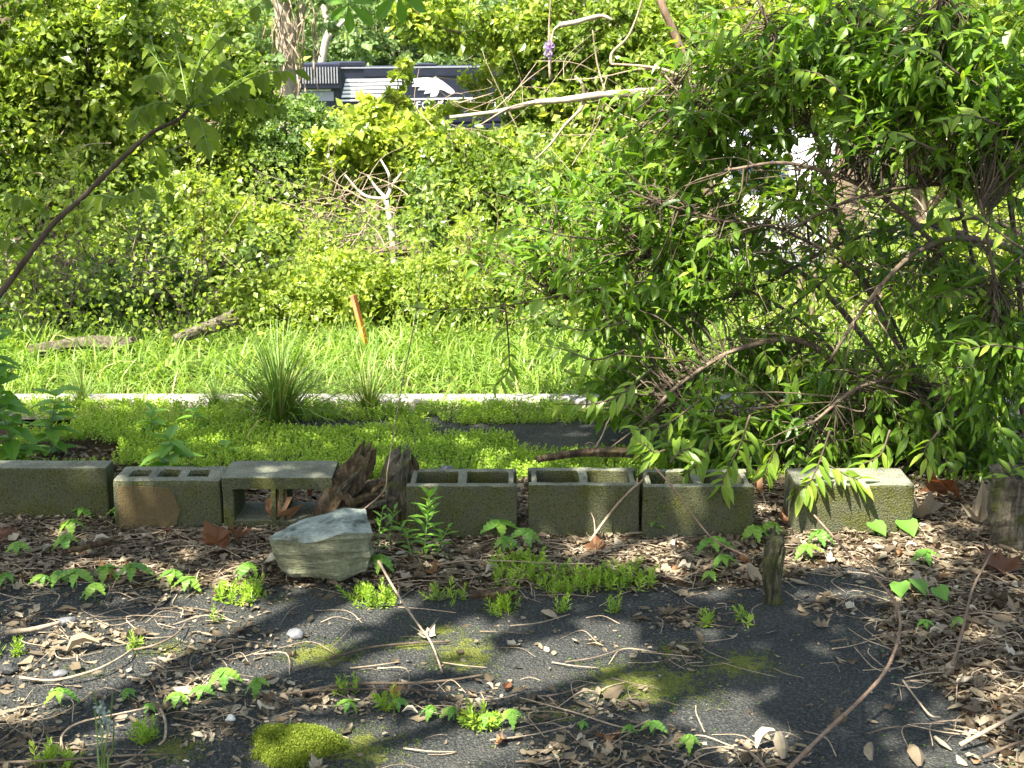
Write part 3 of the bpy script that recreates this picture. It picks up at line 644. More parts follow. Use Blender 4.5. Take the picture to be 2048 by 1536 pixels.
def log(name, a, b, r0, r1, mat, label, sag=.0, zoff=0):
    a = np.array(a); b = np.array(b); c_ = (a + b) / 2; mid = c_ + (0, 0, sag)
    o = link(name, wood_mesh(name, [a - c_, mid - c_ + (0, 0, 0), b - c_], [r0, (r0 + r1) / 2, r1], mat, r0 * 100, rough=.15, ridge=.15), None, c_); return tag(o, label, 'log')
log('fallen_log', P(60, 706, 7.3), P(262, 694, 7.4), .04, .055, M['weathered'], 'grey fallen log lying in the grass at the left', .03)
log('fallen_log', P(350, 680, 7.45), P(472, 634, 7.6), .03, .045, M['weathered'], 'grey split log slanting up out of the grass')
log('fallen_log', P(130, 526, 10.3), P(320, 518, 10.6), .035, .045, M['bark'], 'straight reddish fallen trunk among the vines at the left')
log('fallen_log', P(690, 508, 12), P(900, 496, 12.2), .05, .04, M['bark_dark'], 'dark fallen trunk below the small pale tree')

# stake
b_ = np.array(P(738, 712, 7.55)); tp = np.array(P(706, 590, 7.6)); v = tp - b_; L_ = np.linalg.norm(v)
bm = bmesh.new(); w2, t2 = .023, .01
prof = [(-w2, -t2), (w2, -t2), (w2, t2), (-w2, t2)]
rings = [[bm.verts.new((x * s_, y * s_, z)) for x, y in prof] for z, s_ in ((-.3, .15), (-.15, 1), (.0, 1), (.2, 1.02), (L_ - .005, 1), (L_, .9))]
for ra, rb in zip(rings, rings[1:]):
    for k in range(4): bm.faces.new((ra[k], ra[(k + 1) % 4], rb[(k + 1) % 4], rb[k]))
bm.faces.new(rings[-1]); bm.faces.new(rings[0][::-1])
me = bpy.data.meshes.new('survey_stake'); bm.to_mesh(me); bm.free(); me.materials.append(M['stake'])
o = link('survey_stake', me, None, b_); o.rotation_euler = Vector(v).to_track_quat('Z', 'Y').to_euler(); o.rotation_euler.rotate_axis('Z', R(15))
tag(o, 'leaning orange painted survey stake in the grass beyond the kerb', 'stake')

# ------------------------------------------------------------------ locomotive on the railway below
def loco():
    L0 = np.array(P(518, 132, 62.0)); R0 = np.array(P(987, 120, 66.0)); ztop = .46
    v = (R0 - L0)[:2]; Ln = np.linalg.norm(v) + 7.5; ang = math.atan2(v[1], v[0])
    base = (L0[0], L0[1], ztop - 4.6)
    t = thing('locomotive', 'dark blue-black diesel locomotive with white stripes behind the trees', 'locomotive', base, rz=ang)
    def part(name, boxes, mat, parent=t, bev=0):
        m_ = MB()
        for c_, s_ in boxes: box(m_, c_, s_)
        o = m_.build(name, mat, parent)
        if bev: b = o.modifiers.new('b', 'BEVEL'); b.width = bev; b.segments = 2
        return o
    yf = 0.0   # hood side plane, camera side is -y
    hood = part('hood', [((Ln / 2 + .8, .9, 3.05), (Ln - 2.2, 1.8, 2.7))], M['loco'], bev=.12)
    rad = part('radiator_housing', [((1.85, .9, 4.0), (3.6, 2.5, 1.15))], M['loco'], bev=.06)
    gr = part('radiator_grille', [((2.2, -.36, 4.05), (2.7, .03, .72))], M['loco_dark'])
    sl_ = MB(); box(sl_, (0, 0, 0), (.035, .05, .72)); slm = sl_.mesh('grille_slat', M['loco_grey'])
    for k in range(20): link('grille_slat', slm, gr, (.95 + k * .132, -.39, 4.05))
    part('roof_hatch', [((4.3, .9, 4.52), (1.3, 1.7, .2))], M['loco'], bev=.04)
    part('roof_hatch', [((7.6, .9, 4.46), (1.6, 1.5, .12))], M['loco'], bev=.04)
    part('roof_edge', [((Ln / 2 + 1.5, -.03, 4.36), (Ln - 4, .06, .06))], M['loco_grey'])
    part('hood_panel', [((Ln / 2 + 1.8, -.02, 4.13), (Ln - 6, .05, .34))], M['loco'])
    part('walkway', [((Ln / 2, .9, 1.6), (Ln, 3.0, .18))], M['loco'])
    part('white_sill', [((8.3, -.03, 2.9), (9.2, .05, .07))], M['loco_white'])
    part('rear_panel', [((2.6, -.03, 3.1), (1.5, .05, .42))], M['loco_grey'])
    part('rear_panel', [((2.55, -.04, 3.46), (1.35, .05, .24))], M['loco_white'])
    for k in range(5):                                            # white stripes with slanted ends
        z0 = 3.04 + k * .175; x0 = 3.72 + k * .05; x1 = 6.6
        m_ = MB().add([(x0, -.03, z0), (x1, -.03, z0), (x1, -.03, z0 + .115), (x0 + .035, -.03, z0 + .115), (x0, .01, z0), (x1, .01, z0), (x1, .01, z0 + .115), (x0 + .035, .01, z0 + .115)], [(0, 1, 2, 3), (7, 6, 5, 4), (0, 4, 5, 1), (3, 2, 6, 7), (1, 5, 6, 2), (0, 3, 7, 4)])
        m_.build('white_stripe', M['loco_white'], t)
    for k in range(11):
        part('door_seam', [((3.66 + k * .82, -.004, 3.4), (.03, .03, 1.0))], M['loco_dark'])
    # emblem: white horse head with swept mane
    em = [(0, .75), (.5, .86), (1.0, .9), (1.35, .86), (1.5, .97), (1.6, .82), (1.8, .7), (2.1, .45), (2.35, .22), (2.4, .1), (2.28, .03), (2.1, .06), (1.9, .2), (1.65, .28), (1.6, .12), (1.5, -.08), (1.2, -.1), (1.25, .1), (.9, .05), (1.0, .25), (.6, .25), (.75, .42), (.3, .45), (.45, .6)]
    em = [(6.8 + x, 3.1 + z * .88) for x, z in em]
    bm = bmesh.new(); vs = [bm.verts.new((x, -.03, z)) for x, z in em]; f = bm.faces.new(vs); r_ = bmesh.ops.extrude_face_region(bm, geom=[f])
    for e in r_['geom']:
        if isinstance(e, bmesh.types.BMVert): e.co.y += .04
    bmesh.ops.recalc_face_normals(bm, faces=bm.faces); me = bpy.data.meshes.new('emblem'); bm.to_mesh(me); bm.free(); me.materials.append(M['loco_white']); link('emblem', me, t)
    fc = bpy.data.curves.new('lettering', 'FONT'); fc.body = 'NORFOLK SOUTHERN'; fc.size = .5; fc.extrude = .008; fc.space_character = 1.05
    fc.materials.append(M['loco_white']); tx = bpy.data.objects.new('lettering', fc); COL.objects.link(tx); bpy.context.view_layer.update(); lme = bpy.data.meshes.new_from_object(tx.evaluated_get(bpy.context.evaluated_depsgraph_get())); bpy.data.objects.remove(tx); 
    bm = bmesh.new(); bm.from_mesh(lme); left = set(bm.verts)
    while left:                                                    # each letter is a part of its own
        todo = [left.pop()]; isl = set(todo)
        while todo:
            for e in todo.pop().link_edges:
                for q_ in e.verts:
                    if q_ not in isl: isl.add(q_); todo.append(q_)
        left -= isl; isl = list(isl); ix = {q_: i_ for i_, q_ in enumerate(isl)}; fl = {f_ for q_ in isl for f_ in q_.link_faces}
        lt = MB().add([(q_.co.x * 1.15 + 5.95, -.02 - q_.co.z, q_.co.y + 2.46) for q_ in isl], [tuple(ix[q_] for q_ in f_.verts) for f_ in fl]).build('letter', M['loco_white'], t)
    bm.free()
    part('fuel_tank', [((Ln / 2, .9, .95), (5.5, 2.4, 1.0))], M['loco'], bev=.15)
    for x0 in (3.2, Ln - 3.2):
        tr = part('truck', [((x0, .9, .75), (4.2, 2.2, .4))], M['loco_dark'])
        for dx in (-1.5, 0, 1.5):
            for yy in (.15, 1.65):
                MB().tube([(x0 + dx, yy - .07, .52), (x0 + dx, yy + .07, .52)], .5, 20).build('wheel', M['steel'], tr)
    cab = part('cab', [((Ln - 3.2, .9, 3.15), (2.4, 2.9, 3.0))], M['loco'], bev=.1)
    part('cab_window', [((Ln - 3.4, -.56, 3.85), (1.1, .03, .8))], M['glass'], cab)
    part('nose', [((Ln - 1.0, .9, 2.6), (2.0, 1.9, 1.9))], M['loco'], bev=.15)
    hr = MB()
    hr.tube([(.3, -.55, 2.65), (Ln - 5, -.55, 2.65)], .015, 6)
    hr.build('handrail', M['loco_dark'], t)
    pm = MB().tube([(0, 0, 0), (0, 0, .98)], .02, 6).mesh('handrail_post', M['loco_dark'])
    for k in range(9): link('handrail_post', pm, t, (.4 + k * (Ln - 5.6) / 8, -.55, 1.68))
    # the track it stands on
    tk = thing('railway_track', 'railway track under the locomotive, hidden by trees', 'track', base, rz=ang)
    for yy in (.15, 1.65): box(MB(), (Ln / 2, yy, -.08), (60, .07, .16)).build('rail', M['steel'], tk)
    box(MB(), (Ln / 2, .9, -.45), (60, 4.5, .5)).build('ballast', M['pale_stone'], tk)
loco()

# ------------------------------------------------------------------ parked white vehicle behind the shrub
def vehicle():
    d = 14.8; cx = float(P(1548, 450, d)[0]); zb = float(terr(np.array([cx]), np.array([d + .5]))[0])
    t = thing('parked_vehicle', 'white parked vehicle glimpsed through the shrub branches', 'vehicle', (cx, d, zb), rz=R(-4))
    def loft(name, rings, mat, parent=t, sm_=True):
        m_ = MB(); V = []; n = len(rings[0]); fs = []
        for r_ in rings: V += list(r_)
        for i in range(len(rings) - 1):
            for j in range(n): fs.append((i * n + j, i * n + (j + 1) % n, (i + 1) * n + (j + 1) % n, (i + 1) * n + j))
        fs += [tuple(range(n))[::-1], tuple((len(rings) - 1) * n + j for j in range(n))]
        o = m_.add(np.array(V), fs).build(name, mat, parent); b = o.modifiers.new('b', 'BEVEL'); b.width = .06; b.segments = 3; return o
    def ring(y, hw, zl, zm, zt, ht): return [(-hw * .95, y, zl), (hw * .95, y, zl), (hw, y, zm), (ht, y, zt), (-ht, y, zt), (-hw, y, zm)]
    body = loft('body', [ring(0, .84, .35, .75, 1.0, .8), ring(.12, .9, .3, .8, 1.72, .68), ring(1.2, .92, .28, .9, 1.8, .7), ring(2.6, .92, .28, .9, 1.76, .68), ring(3.4, .9, .28, .85, 1.12, .8), ring(4.4, .84, .32, .7, .98, .74)], M['car_white'])
    box(MB(), (-.2, .02, 1.42), (.6, .06, .3), eul(R(-8), 0, 0)).build('rear_window', M['glass'], t)
    for sx in (-1, 1):
        box(MB(), (sx * .74, .0, .98), (.1, .1, .2)).build('tail_light', M['red'], t)
        box(MB(), (sx * .86, 1.6, 1.38), (.03, 2.2, .36), eul(0, R(-sx * 16), 0)).build('side_window', M['glass'], t)
        for y in (.8, 3.5):
            wl = MB().tube([(sx * .72, y, .33), (sx * .93, y, .33)], .33, 20).build('wheel', M['rubber'], t)
            MB().tube([(sx * .9, y, .33), (sx * .945, y, .33)], .2, 14).build('rim', M['loco_grey'], wl)
    box(MB(), (0, -.05, .5), (1.7, .14, .22)).build('bumper', M['loco_grey'], t)
    box(MB(), (0, -.02, .86), (.52, .05, .13)).build('number_plate', M['loco_grey'], t)
vehicle()

# ------------------------------------------------------------------ background trees and bushes
def pxlobe(px, py, rx, ry, d, dd=0.8):
    c_ = np.array(P(px, py, d)); k = d / F * 1.02
    return c_, np.array((rx * k, max(rx, ry) * k * dd, ry * k))
def crown(mb, lobes, n, size, tmpl, base, clump=.3, up=.35, droop=.4, shell=.45, bias=None):
    vol = np.array([r_[0] * r_[2] for _, r_ in lobes]); share = vol / vol.sum()
    for (c_, r_), s_ in zip(lobes, share):
        nl = int(n * s_); ncl = max(10, int(nl / 38))
        dv = rsphere(ncl); rad_ = (shell + (1.05 - shell) * rng.random(ncl) ** .6)[:, None]
        cc = c_ + dv * r_ * rad_; cr = clump * r_.mean() * rng.uniform(.55, 1.3, ncl)
        ct = np.clip(rng.normal(.5, .24, ncl), 0, 1); cs = rng.uniform(.7, 1.35, ncl); lt_ = rng.normal(0, .16)
        k = rng.integers(0, ncl, nl)
        off = rng.normal(size=(nl, 3)) * (1, 1, .6); off = off / np.maximum(1, np.linalg.norm(off, axis=1, keepdims=True) / 1.6)
        p = cc[k] + off * cr[k][:, None] * .62
        f = unit(rng.normal(size=(nl, 3)) + dv[k] * .7 + (0, 0, -droop)); u = unit(rng.normal(size=(nl, 3)) * .75 + dv[k] * .5 + (0, 0, up))
        mb.inst(tmpl, p - base, frames(f, u), size * rng.uniform(.55, 1.2, nl) * cs[k] * (1 + .5 * (rng.random(nl) < .08)), np.clip(ct[k] + lt_ + rng.normal(0, .15, nl), 0, 1))
def bgtree(name, label, cat, d, lobes, n, size, mat, base_px=None, r=.08, tmpl=None, group=None, trunks=1, bark_='bark', clump=.3, limbs=True, shell=.45):
    lb = [pxlobe(a, b, rx, ry, d + (rest[0] if rest else 0)) for a, b, rx, ry, *rest in lobes]
    cx = np.mean([c_[0] for c_, _ in lb]) if base_px is None else float(P(base_px, 400, d)[0])
    z0 = float(terr(np.array([cx]), np.array([d]))[0]); base = np.array((cx, d, z0)); t = thing(name, label, cat, base, group)
    top = max(c_[2] + r_[2] * .5 for c_, r_ in lb)
    for k in range(trunks):
        off = np.array((rng.uniform(-.25, .25), rng.uniform(-.1, .3), 0)) * (k > 0) * 2
        h = max(.4, top - z0); tgt = np.mean([c_ for c_, _ in lb], 0); tgt = np.array((tgt[0], tgt[1], top)) - base
        pts = spline([off + (0, 0, -.15), off + (rng.normal(0, .06) * h * .3, rng.normal(0, .1), h * .35), tgt * (.8, .8, .7) + off + rng.normal(0, .08, 3) * h * .2, tgt + off], 5)
        MB().tube(pts, np.linspace(r, r * .25, len(pts)), 8).build('trunk', M[bark_], t, True)
    if limbs:
        for c_, r_ in lb:
            e = c_ - base; a = pts[min(len(pts) - 2, max(2, int(len(pts) * np.clip((e[2] * .6) / max(h, .1), .1, .9))))]
            m_ = MB(); lp = spline([a, (a + e) / 2 + rng.normal(0, .12, 3), e + rsphere(1)[0] * r_ * .4], 5); m_.tube(lp, np.linspace(r * .45, r * .1, len(lp)), 6)
            for q_ in range(7):
                s0 = lp[rng.integers(3, len(lp))]; e2 = e + rsphere(1)[0] * r_ * rng.uniform(.6, 1.0)
                m_.tube(spline([s0, (s0 + e2) / 2 + rng.normal(0, .06, 3), e2], 3), np.linspace(r * .16, r * .05, 7), 4, cap=False)
            m_.build('limb', M[bark_], t, True)
    m_ = MB(); crown(m_, lb, n, size, T_SMALL if tmpl is None else tmpl, base, clump, shell=shell); m_.build('crown' if cat == 'tree' else 'foliage', M[mat], t)
    return t
# left: vine-draped trees
bgtree('vine_covered_tree', 'tall vine-covered tree at the left edge, bright with small leaves', 'tree', 11.5, [(40, 60, 150, 130), (170, 130, 120, 130), (40, 270, 110, 120), (200, 300, 120, 110), (90, 420, 110, 80), (250, 60, 70, 100), (10, 180, 90, 90)], 36000, .062, 'leaf_vine', 120, .1, T_SMALL, 'trees beyond the grass', 2)
bgtree('vine_covered_tree', 'vine-covered tree behind the overhanging sapling branch', 'tree', 14.5, [(330, 100, 110, 130), (400, 260, 110, 110), (330, 370, 110, 90), (470, 170, 75, 90, -1.7), (250, 480, 90, 60), (470, 350, 70, 80)], 30000, .065, 'leaf_vine', 350, .1, T_SMALL, 'trees beyond the grass')
bgtree('leafy_bush', 'bright broad-leaved bush left of the dark hollow', 'bush', 10.8, [(430, 480, 100, 80), (520, 450, 60, 60), (370, 430, 80, 70), (480, 545, 90, 50)], 9500, .06, 'leaf_bright', 440, .03, T_ROUND, 'bushes beyond the grass', 3)
bgtree('leafy_bush', 'shady tangled bush low at the left edge', 'bush', 9.6, [(60, 590, 110, 70), (210, 580, 120, 70), (340, 580, 90, 60)], 5200, .06, 'leaf_blue', 180, .025, T_SMALL, 'bushes beyond the grass', 4, shell=.2)
bgtree('leafy_bush', 'grey-green rounded bush below the locomotive', 'bush', 14.4, [(600, 262, 80, 60), (555, 330, 65, 70), (640, 310, 60, 50), (610, 370, 50, 40)], 11000, .05, 'leaf_blue', 560, .05, T_SMALL, 'bushes beyond the grass', 2)
bgtree('leafy_bush', 'yellow-green bush in front of the locomotive stripes', 'bush', 24, [(700, 262, 70, 40), (790, 235, 26, 50), (850, 265, 60, 40)], 4200, .1, 'leaf_bright', 760, .05, T_SMALL, 'bushes beyond the grass', 2)
# centre small pale tree
def pale_tree():
    d = 13.0; base = np.array(P(790, 505, d)); base[2] = float(terr(base[:1], base[1:2])[0])
    t = thing('small_pale_tree', 'small tree with pale forked bare trunk at the dark hollow', 'tree', base, 'trees beyond the grass')
    Q = lambda a, b, dd=0: np.array(P(a, b, d + dd)) - base
    tr = spline([(0, 0, -.2), Q(787, 500), Q(780, 440), Q(773, 398)], 5); MB().tube(tr, np.linspace(.036, .028, len(tr)), 8).build('trunk', M['bark_pale'], t, True)
    for pl in ([(773, 398), (752, 375), (735, 350)], [(773, 398), (785, 370), (800, 350), (815, 320)], [(773, 398), (740, 395), (718, 382), (690, 350)], [(780, 380), (778, 350), (762, 320)]):
        p_ = spline([Q(a, b, rng.uniform(-.1, .1)) for a, b in pl], 5); MB().tube(p_, np.linspace(.02, .008, len(p_)), 6).build('limb', M['bark_pale'], t, True)
    m_ = MB(); crown(m_, [pxlobe(a, b, rx, ry, d + .7) for a, b, rx, ry in ((720, 280, 90, 45), (690, 340, 80, 45), (800, 310, 80, 55), (830, 380, 60, 50), (660, 390, 50, 30), (750, 225, 40, 22))], 7500, .085, T_SMALL, base, .32, .9, .1); m_.build('crown', M['leaf_bright'], t)
pale_tree()
bgtree('vine_covered_tree', 'tall leafy tree right of the locomotive behind the bare limb', 'tree', 13, [(900, 40, 110, 50), (1060, 60, 80, 70), (1150, 60, 110, 90), (1200, 200, 120, 90), (1080, 260, 60, 50), (1030, 170, 30, 60), (1290, 130, 100, 120), (1400, 60, 100, 90), (1340, 280, 110, 90), (1420, 180, 80, 90)], 34000, .068, 'leaf_vine', 1100, .11, T_SMALL, 'trees beyond the grass', 2)
bgtree('vine_covered_tree', 'dense vine-covered thicket in the centre below the bare limb', 'tree', 11.6, [(960, 350, 120, 80), (1100, 350, 120, 90), (1240, 380, 120, 100), (920, 450, 100, 70), (1060, 470, 120, 80), (1200, 500, 120, 80), (900, 290, 45, 30), (1360, 430, 110, 90)], 36000, .058, 'leaf_vine', 1080, .06, T_SMALL, 'trees beyond the grass', 3)
bgtree('leafy_bush', 'low sunlit bramble mound behind the survey stake', 'bush', 8.9, [(560, 600, 110, 60), (690, 580, 110, 70), (790, 600, 80, 60), (490, 640, 70, 40)], 17000, .04, 'leaf_bright', 650, .02, T_SMALL, 'bushes beyond the grass', 4)
bgtree('leafy_bush', 'low sunlit bramble mound right of the survey stake', 'bush', 9.0, [(880, 590, 110, 70), (1000, 590, 110, 80), (1110, 610, 90, 60), (950, 650, 110, 40)], 18000, .04, 'leaf_vine', 980, .02, T_SMALL, 'bushes beyond the grass', 4)
bgtree('leafy_bush', 'darker low bush at the foot of the large shrub', 'bush', 8.2, [(1130, 670, 110, 60), (1240, 640, 100, 80), (1330, 690, 120, 60)], 6500, .05, 'leaf_blue', 1200, .02, T_SMALL, 'bushes beyond the grass', 3)
bgtree('leafy_bush', 'slender leafy stem crossing in front of the locomotive stripes', 'bush', 16, [(806, 150, 18, 30), (790, 205, 24, 30), (800, 250, 40, 26)], 2000, .07, 'leaf_bright', 815, .02, T_SMALL, 'bushes beyond the grass', 1)
for k_, (px, py, hh, d, lab, mt) in enumerate([(150, 420, 130, 9.6, 'before the vine-covered tree at the left edge', 'leaf_bright'), (290, 470, 110, 9.3, 'below the sapling branch', 'leaf_blue'), (400, 380, 120, 10.4, 'between the sapling branch and the hollow', 'leaf_bright'), (530, 520, 80, 9.2, 'left of the survey stake', 'leaf_blue'), (640, 500, 60, 9.4, 'just left of the small pale tree', 'leaf_bright'), (860, 430, 120, 9.8, 'right of the small pale tree', 'leaf_blue'), (960, 480, 120, 9.0, 'in the middle of the sunlit thicket', 'leaf_bright'), (1070, 380, 150, 9.6, 'under the bare limb', 'leaf_blue'), (900, 560, 70, 8.4, 'behind the grass right of the stake', 'leaf_bright'), (1150, 520, 110, 8.6, 'at the left edge of the large shrub', 'leaf_bright'), (60, 560, 80, 8.8, 'low at the left edge', 'leaf_bright'), (240, 590, 60, 8.4, 'above the fallen log', 'leaf_blue')]):
    bgtree('young_sapling', 'thin young sapling with loose leaves ' + lab, 'sapling', d, [(px + rng.uniform(-12, 12), py - hh * .5, 20, hh * .35), (px - 22, py, 26, hh * .3), (px + 26, py + hh * .15, 26, hh * .3), (px, py + hh * .5, 22, hh * .3)], 460, .062, mt, px + 8, .009, T_OVATE if k_ % 2 else T_LANCE, 'thin saplings in the thicket', 1, clump=.5)
bgtree('leafy_bush', 'leafy vine spray veiling the right end of the locomotive', 'bush', 13.6, [(948, 190, 34, 46), (1000, 140, 42, 46), (880, 222, 36, 16)], 1700, .06, 'leaf_bright', 1000, .015, T_SMALL, 'bushes beyond the grass', 1)
# right, behind the shrub
bgtree('leafy_tree', 'yellow-green sunlit tree behind the top of the shrub', 'tree', 10.5, [(1560, 60, 130, 110), (1750, 40, 150, 110), (1950, 70, 150, 130), (1980, 260, 140, 110), (1800, 190, 120, 90), (1620, 180, 90, 70)], 19000, .066, 'leaf_bright', 1850, .09, T_ROUND, 'trees beyond the grass', 1)
bgtree('leafy_bush', 'sunlit bush glowing through the lower shrub branches', 'bush', 9.2, [(1820, 560, 130, 100), (1980, 520, 130, 130), (1700, 650, 130, 80), (1560, 690, 130, 70), (1900, 700, 160, 100), (1450, 720, 120, 60)], 13000, .06, 'leaf_bright', 1750, .03, T_ROUND, 'bushes beyond the grass', 4)
bgtree('leafy_bush', 'low green weeds under the right side of the shrub', 'bush', 6.6, [(1750, 850, 170, 50), (1950, 830, 150, 70), (1550, 840, 130, 40)], 3600, .06, 'leaf_vine', 1800, .012, T_OVATE, 'bushes beyond the grass', 3)
# unseen trees added to block the front sky, and the tree left of frame
def upper(name, label, x, y, h, lobes, n):
    z0 = float(terr(np.array([x]), np.array([y]))[0]); base = np.array((x, y, z0)); t = thing(name, label, 'tree', base)
    tp = spline([(0, 0, -.2), (.1, .1, h * .4), (-.1, .1, h * .75), (0, 0, h)], 6); MB().tube(tp, np.linspace(.16, .05, len(tp)), 9).build('trunk', M['bark'], t, True)
    lb = [(np.array(c_, float), np.array(r_, float)) for c_, r_ in lobes]
    for c_, r_ in lb:
        e = c_ - base; a = tp[min(len(tp) - 3, int(len(tp) * .55))]; lp = spline([a, (a + e) / 2 + (0, 0, .2), e], 6); MB().tube(lp, np.linspace(.06, .015, len(lp)), 6).build('limb', M['bark'], t, True)
    m_ = MB(); crown(m_, lb, n, .2, T_SMALL, base, .34, shell=.25); m_.build('crown', M['leaf_vine'], t)
upper('tall_tree', 'tall tree just left of the frame shading the bushes at the left', -5.6, 7.0, 5.5, [((-4.9, 7.0, 4.3), (1.2, 1.2, 1.0)), ((-4.2, 6.5, 4.0), (.9, .8, .7)), ((-5.8, 7.8, 5.2), (1.2, 1.2, 1.0))], 3000)
for x, y, lab in [(-5.0, 13.5, 'at the far left'), (-4.1, 15, 'left of the locomotive'), (.9, 14.5, 'right of the locomotive'), (3.4, 14, 'behind the bare limb'), (6.2, 13, 'behind the shrub')]:
    upper('tall_tree', 'tall tree added above the frame to block the sky ' + lab, x, y, 9.5, [((x, y, 5.0), (1.7, 1.4, 1.5)), ((x + .9, y + .3, 7.4), (1.6, 1.4, 1.5)), ((x - 1.0, y + .4, 7.2), (1.5, 1.4, 1.5)), ((x, y + .2, 9.4), (1.6, 1.4, 1.3))], 2600)
# middle distance and the far side of the railway
k_ = 0
for (d, lobes, n, lab) in [(28, [(480, 120, 90, 110), (430, 250, 80, 80)], 5200, 'mid-distance tree left of the vine-hung trunk'), (30, [(300, 180, 110, 140)], 4200, 'mid-distance tree behind the sapling leaves'),
                         (26, [(1250, 150, 150, 150), (1420, 200, 130, 140)], 6500, 'mid-distance tree behind the bare limb junction'), (24, [(1650, 120, 170, 140), (1850, 130, 150, 150)], 6000, 'mid-distance tree behind the top of the shrub at the right'),
                         (32, [(1060, 250, 60, 60), (1140, 240, 90, 110)], 4600, 'mid-distance tree hiding the far end of the locomotive'), (22, [(120, 150, 150, 160), (60, 380, 130, 130)], 5600, 'mid-distance tree at the far left behind the vines'),
                         (19, [(560, 420, 90, 50), (450, 330, 80, 70)], 4500, 'mid-distance bush beyond the dark hollow'), (27, [(900, 310, 90, 40), (780, 300, 80, 40), (680, 300, 70, 40)], 5200, 'mid-distance bush under the locomotive lettering')]:
    bgtree('background_tree', lab, 'tree', d, lobes, n, .011 * d ** .75 + .04, 'leaf_blue' if k_ % 2 else 'leaf_vine', None, .12, T_SMALL, 'trees in the middle distance', shell=.2); k_ += 1
far = [(-60, 60), (130, 50), (300, 40), (440, 60), (560, 30), (680, 55), (790, 40), (900, 60), (1030, 40), (1180, 60), (1340, 40), (1500, 60), (1680, 40), (1880, 50), (2080, 50), (640, 90), (735, 85), (1790, 110)]
where = ['at the far left edge', 'far left behind the vines', 'left behind the sapling leaves', 'left of the vine-hung trunk', 'behind the vine-hung trunk', 'above the grille of the locomotive', 'above the locomotive hatch', 'above the locomotive emblem', 'above the far end of the locomotive', 'behind the bare limb', 'behind the limb junction', 'behind the shrub top', 'right behind the shrub top', 'far right behind the shrub', 'at the far right edge', 'low behind the pale forked trunk', 'low over the locomotive stripes', 'low behind the upper shrub']
for (px, py), wh in zip(far, where):
    d = rng.uniform(92, 112)
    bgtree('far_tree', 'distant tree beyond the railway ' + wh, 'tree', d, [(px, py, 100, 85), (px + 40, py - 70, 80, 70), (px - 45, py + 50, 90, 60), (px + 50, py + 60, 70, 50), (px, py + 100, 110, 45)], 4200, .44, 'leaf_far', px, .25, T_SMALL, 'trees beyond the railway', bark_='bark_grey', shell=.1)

# vine-hung trunk and leaning trunk before the locomotive
def poletree(name, label, d, polys, bark_, n=0, hang=False):
    base = np.array(P(*polys[0][0][:2], d)); base[2] = float(terr(base[:1], base[1:2])[0]); t = thing(name, label, 'tree', base, 'trees before the locomotive')
    for k, (pl) in enumerate(polys):
        r0, r1 = pl[-1]; p_ = spline(([(0, 0, -.3)] if k == 0 else []) + [np.array(P(a, b, d)) - base for a, b in pl[:-1]], 6)
        MB().tube(p_, np.linspace(r0, r1, len(p_)), 9).build('trunk' if k == 0 else 'limb', M[bark_], t, True)
    if hang:
        for k in range(26):
            a = rng.uniform(535, 640); y0 = rng.uniform(-60, 60); y1 = y0 + rng.uniform(80, 200); p_ = spline([np.array(P(a + rng.normal(0, 10), y_, d - .25 + rng.normal(0, .15))) - base for y_ in np.linspace(y0, y1, 4)], 4)
            MB().tube(p_, .014, 4).build('hanging_vine', M['twig'], t)
    if n:
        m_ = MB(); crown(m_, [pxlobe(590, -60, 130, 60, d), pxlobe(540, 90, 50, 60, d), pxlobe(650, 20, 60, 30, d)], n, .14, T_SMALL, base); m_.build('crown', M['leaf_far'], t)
poletree('vine_hung_tree', 'grey forked trunk hung with bare vines before the locomotive', 26, [[(575, 420), (577, 200), (572, 90), (562, 0), (555, -90), (.2, .13)], [(574, 100), (592, 50), (610, 0), (625, -60), (.11, .07)], [(572, 60), (570, 20), (585, -60), (.08, .05)]], 'bark_grey', 1500, True)
poletree('leaning_tree', 'pale forked trunk standing behind the locomotive roof', 88, [[(640, 160), (650, 90), (657, 60), (645, 0), (.3, .2)], [(655, 75), (675, 55), (690, 40), (.2, .12)]], 'bark_grey')

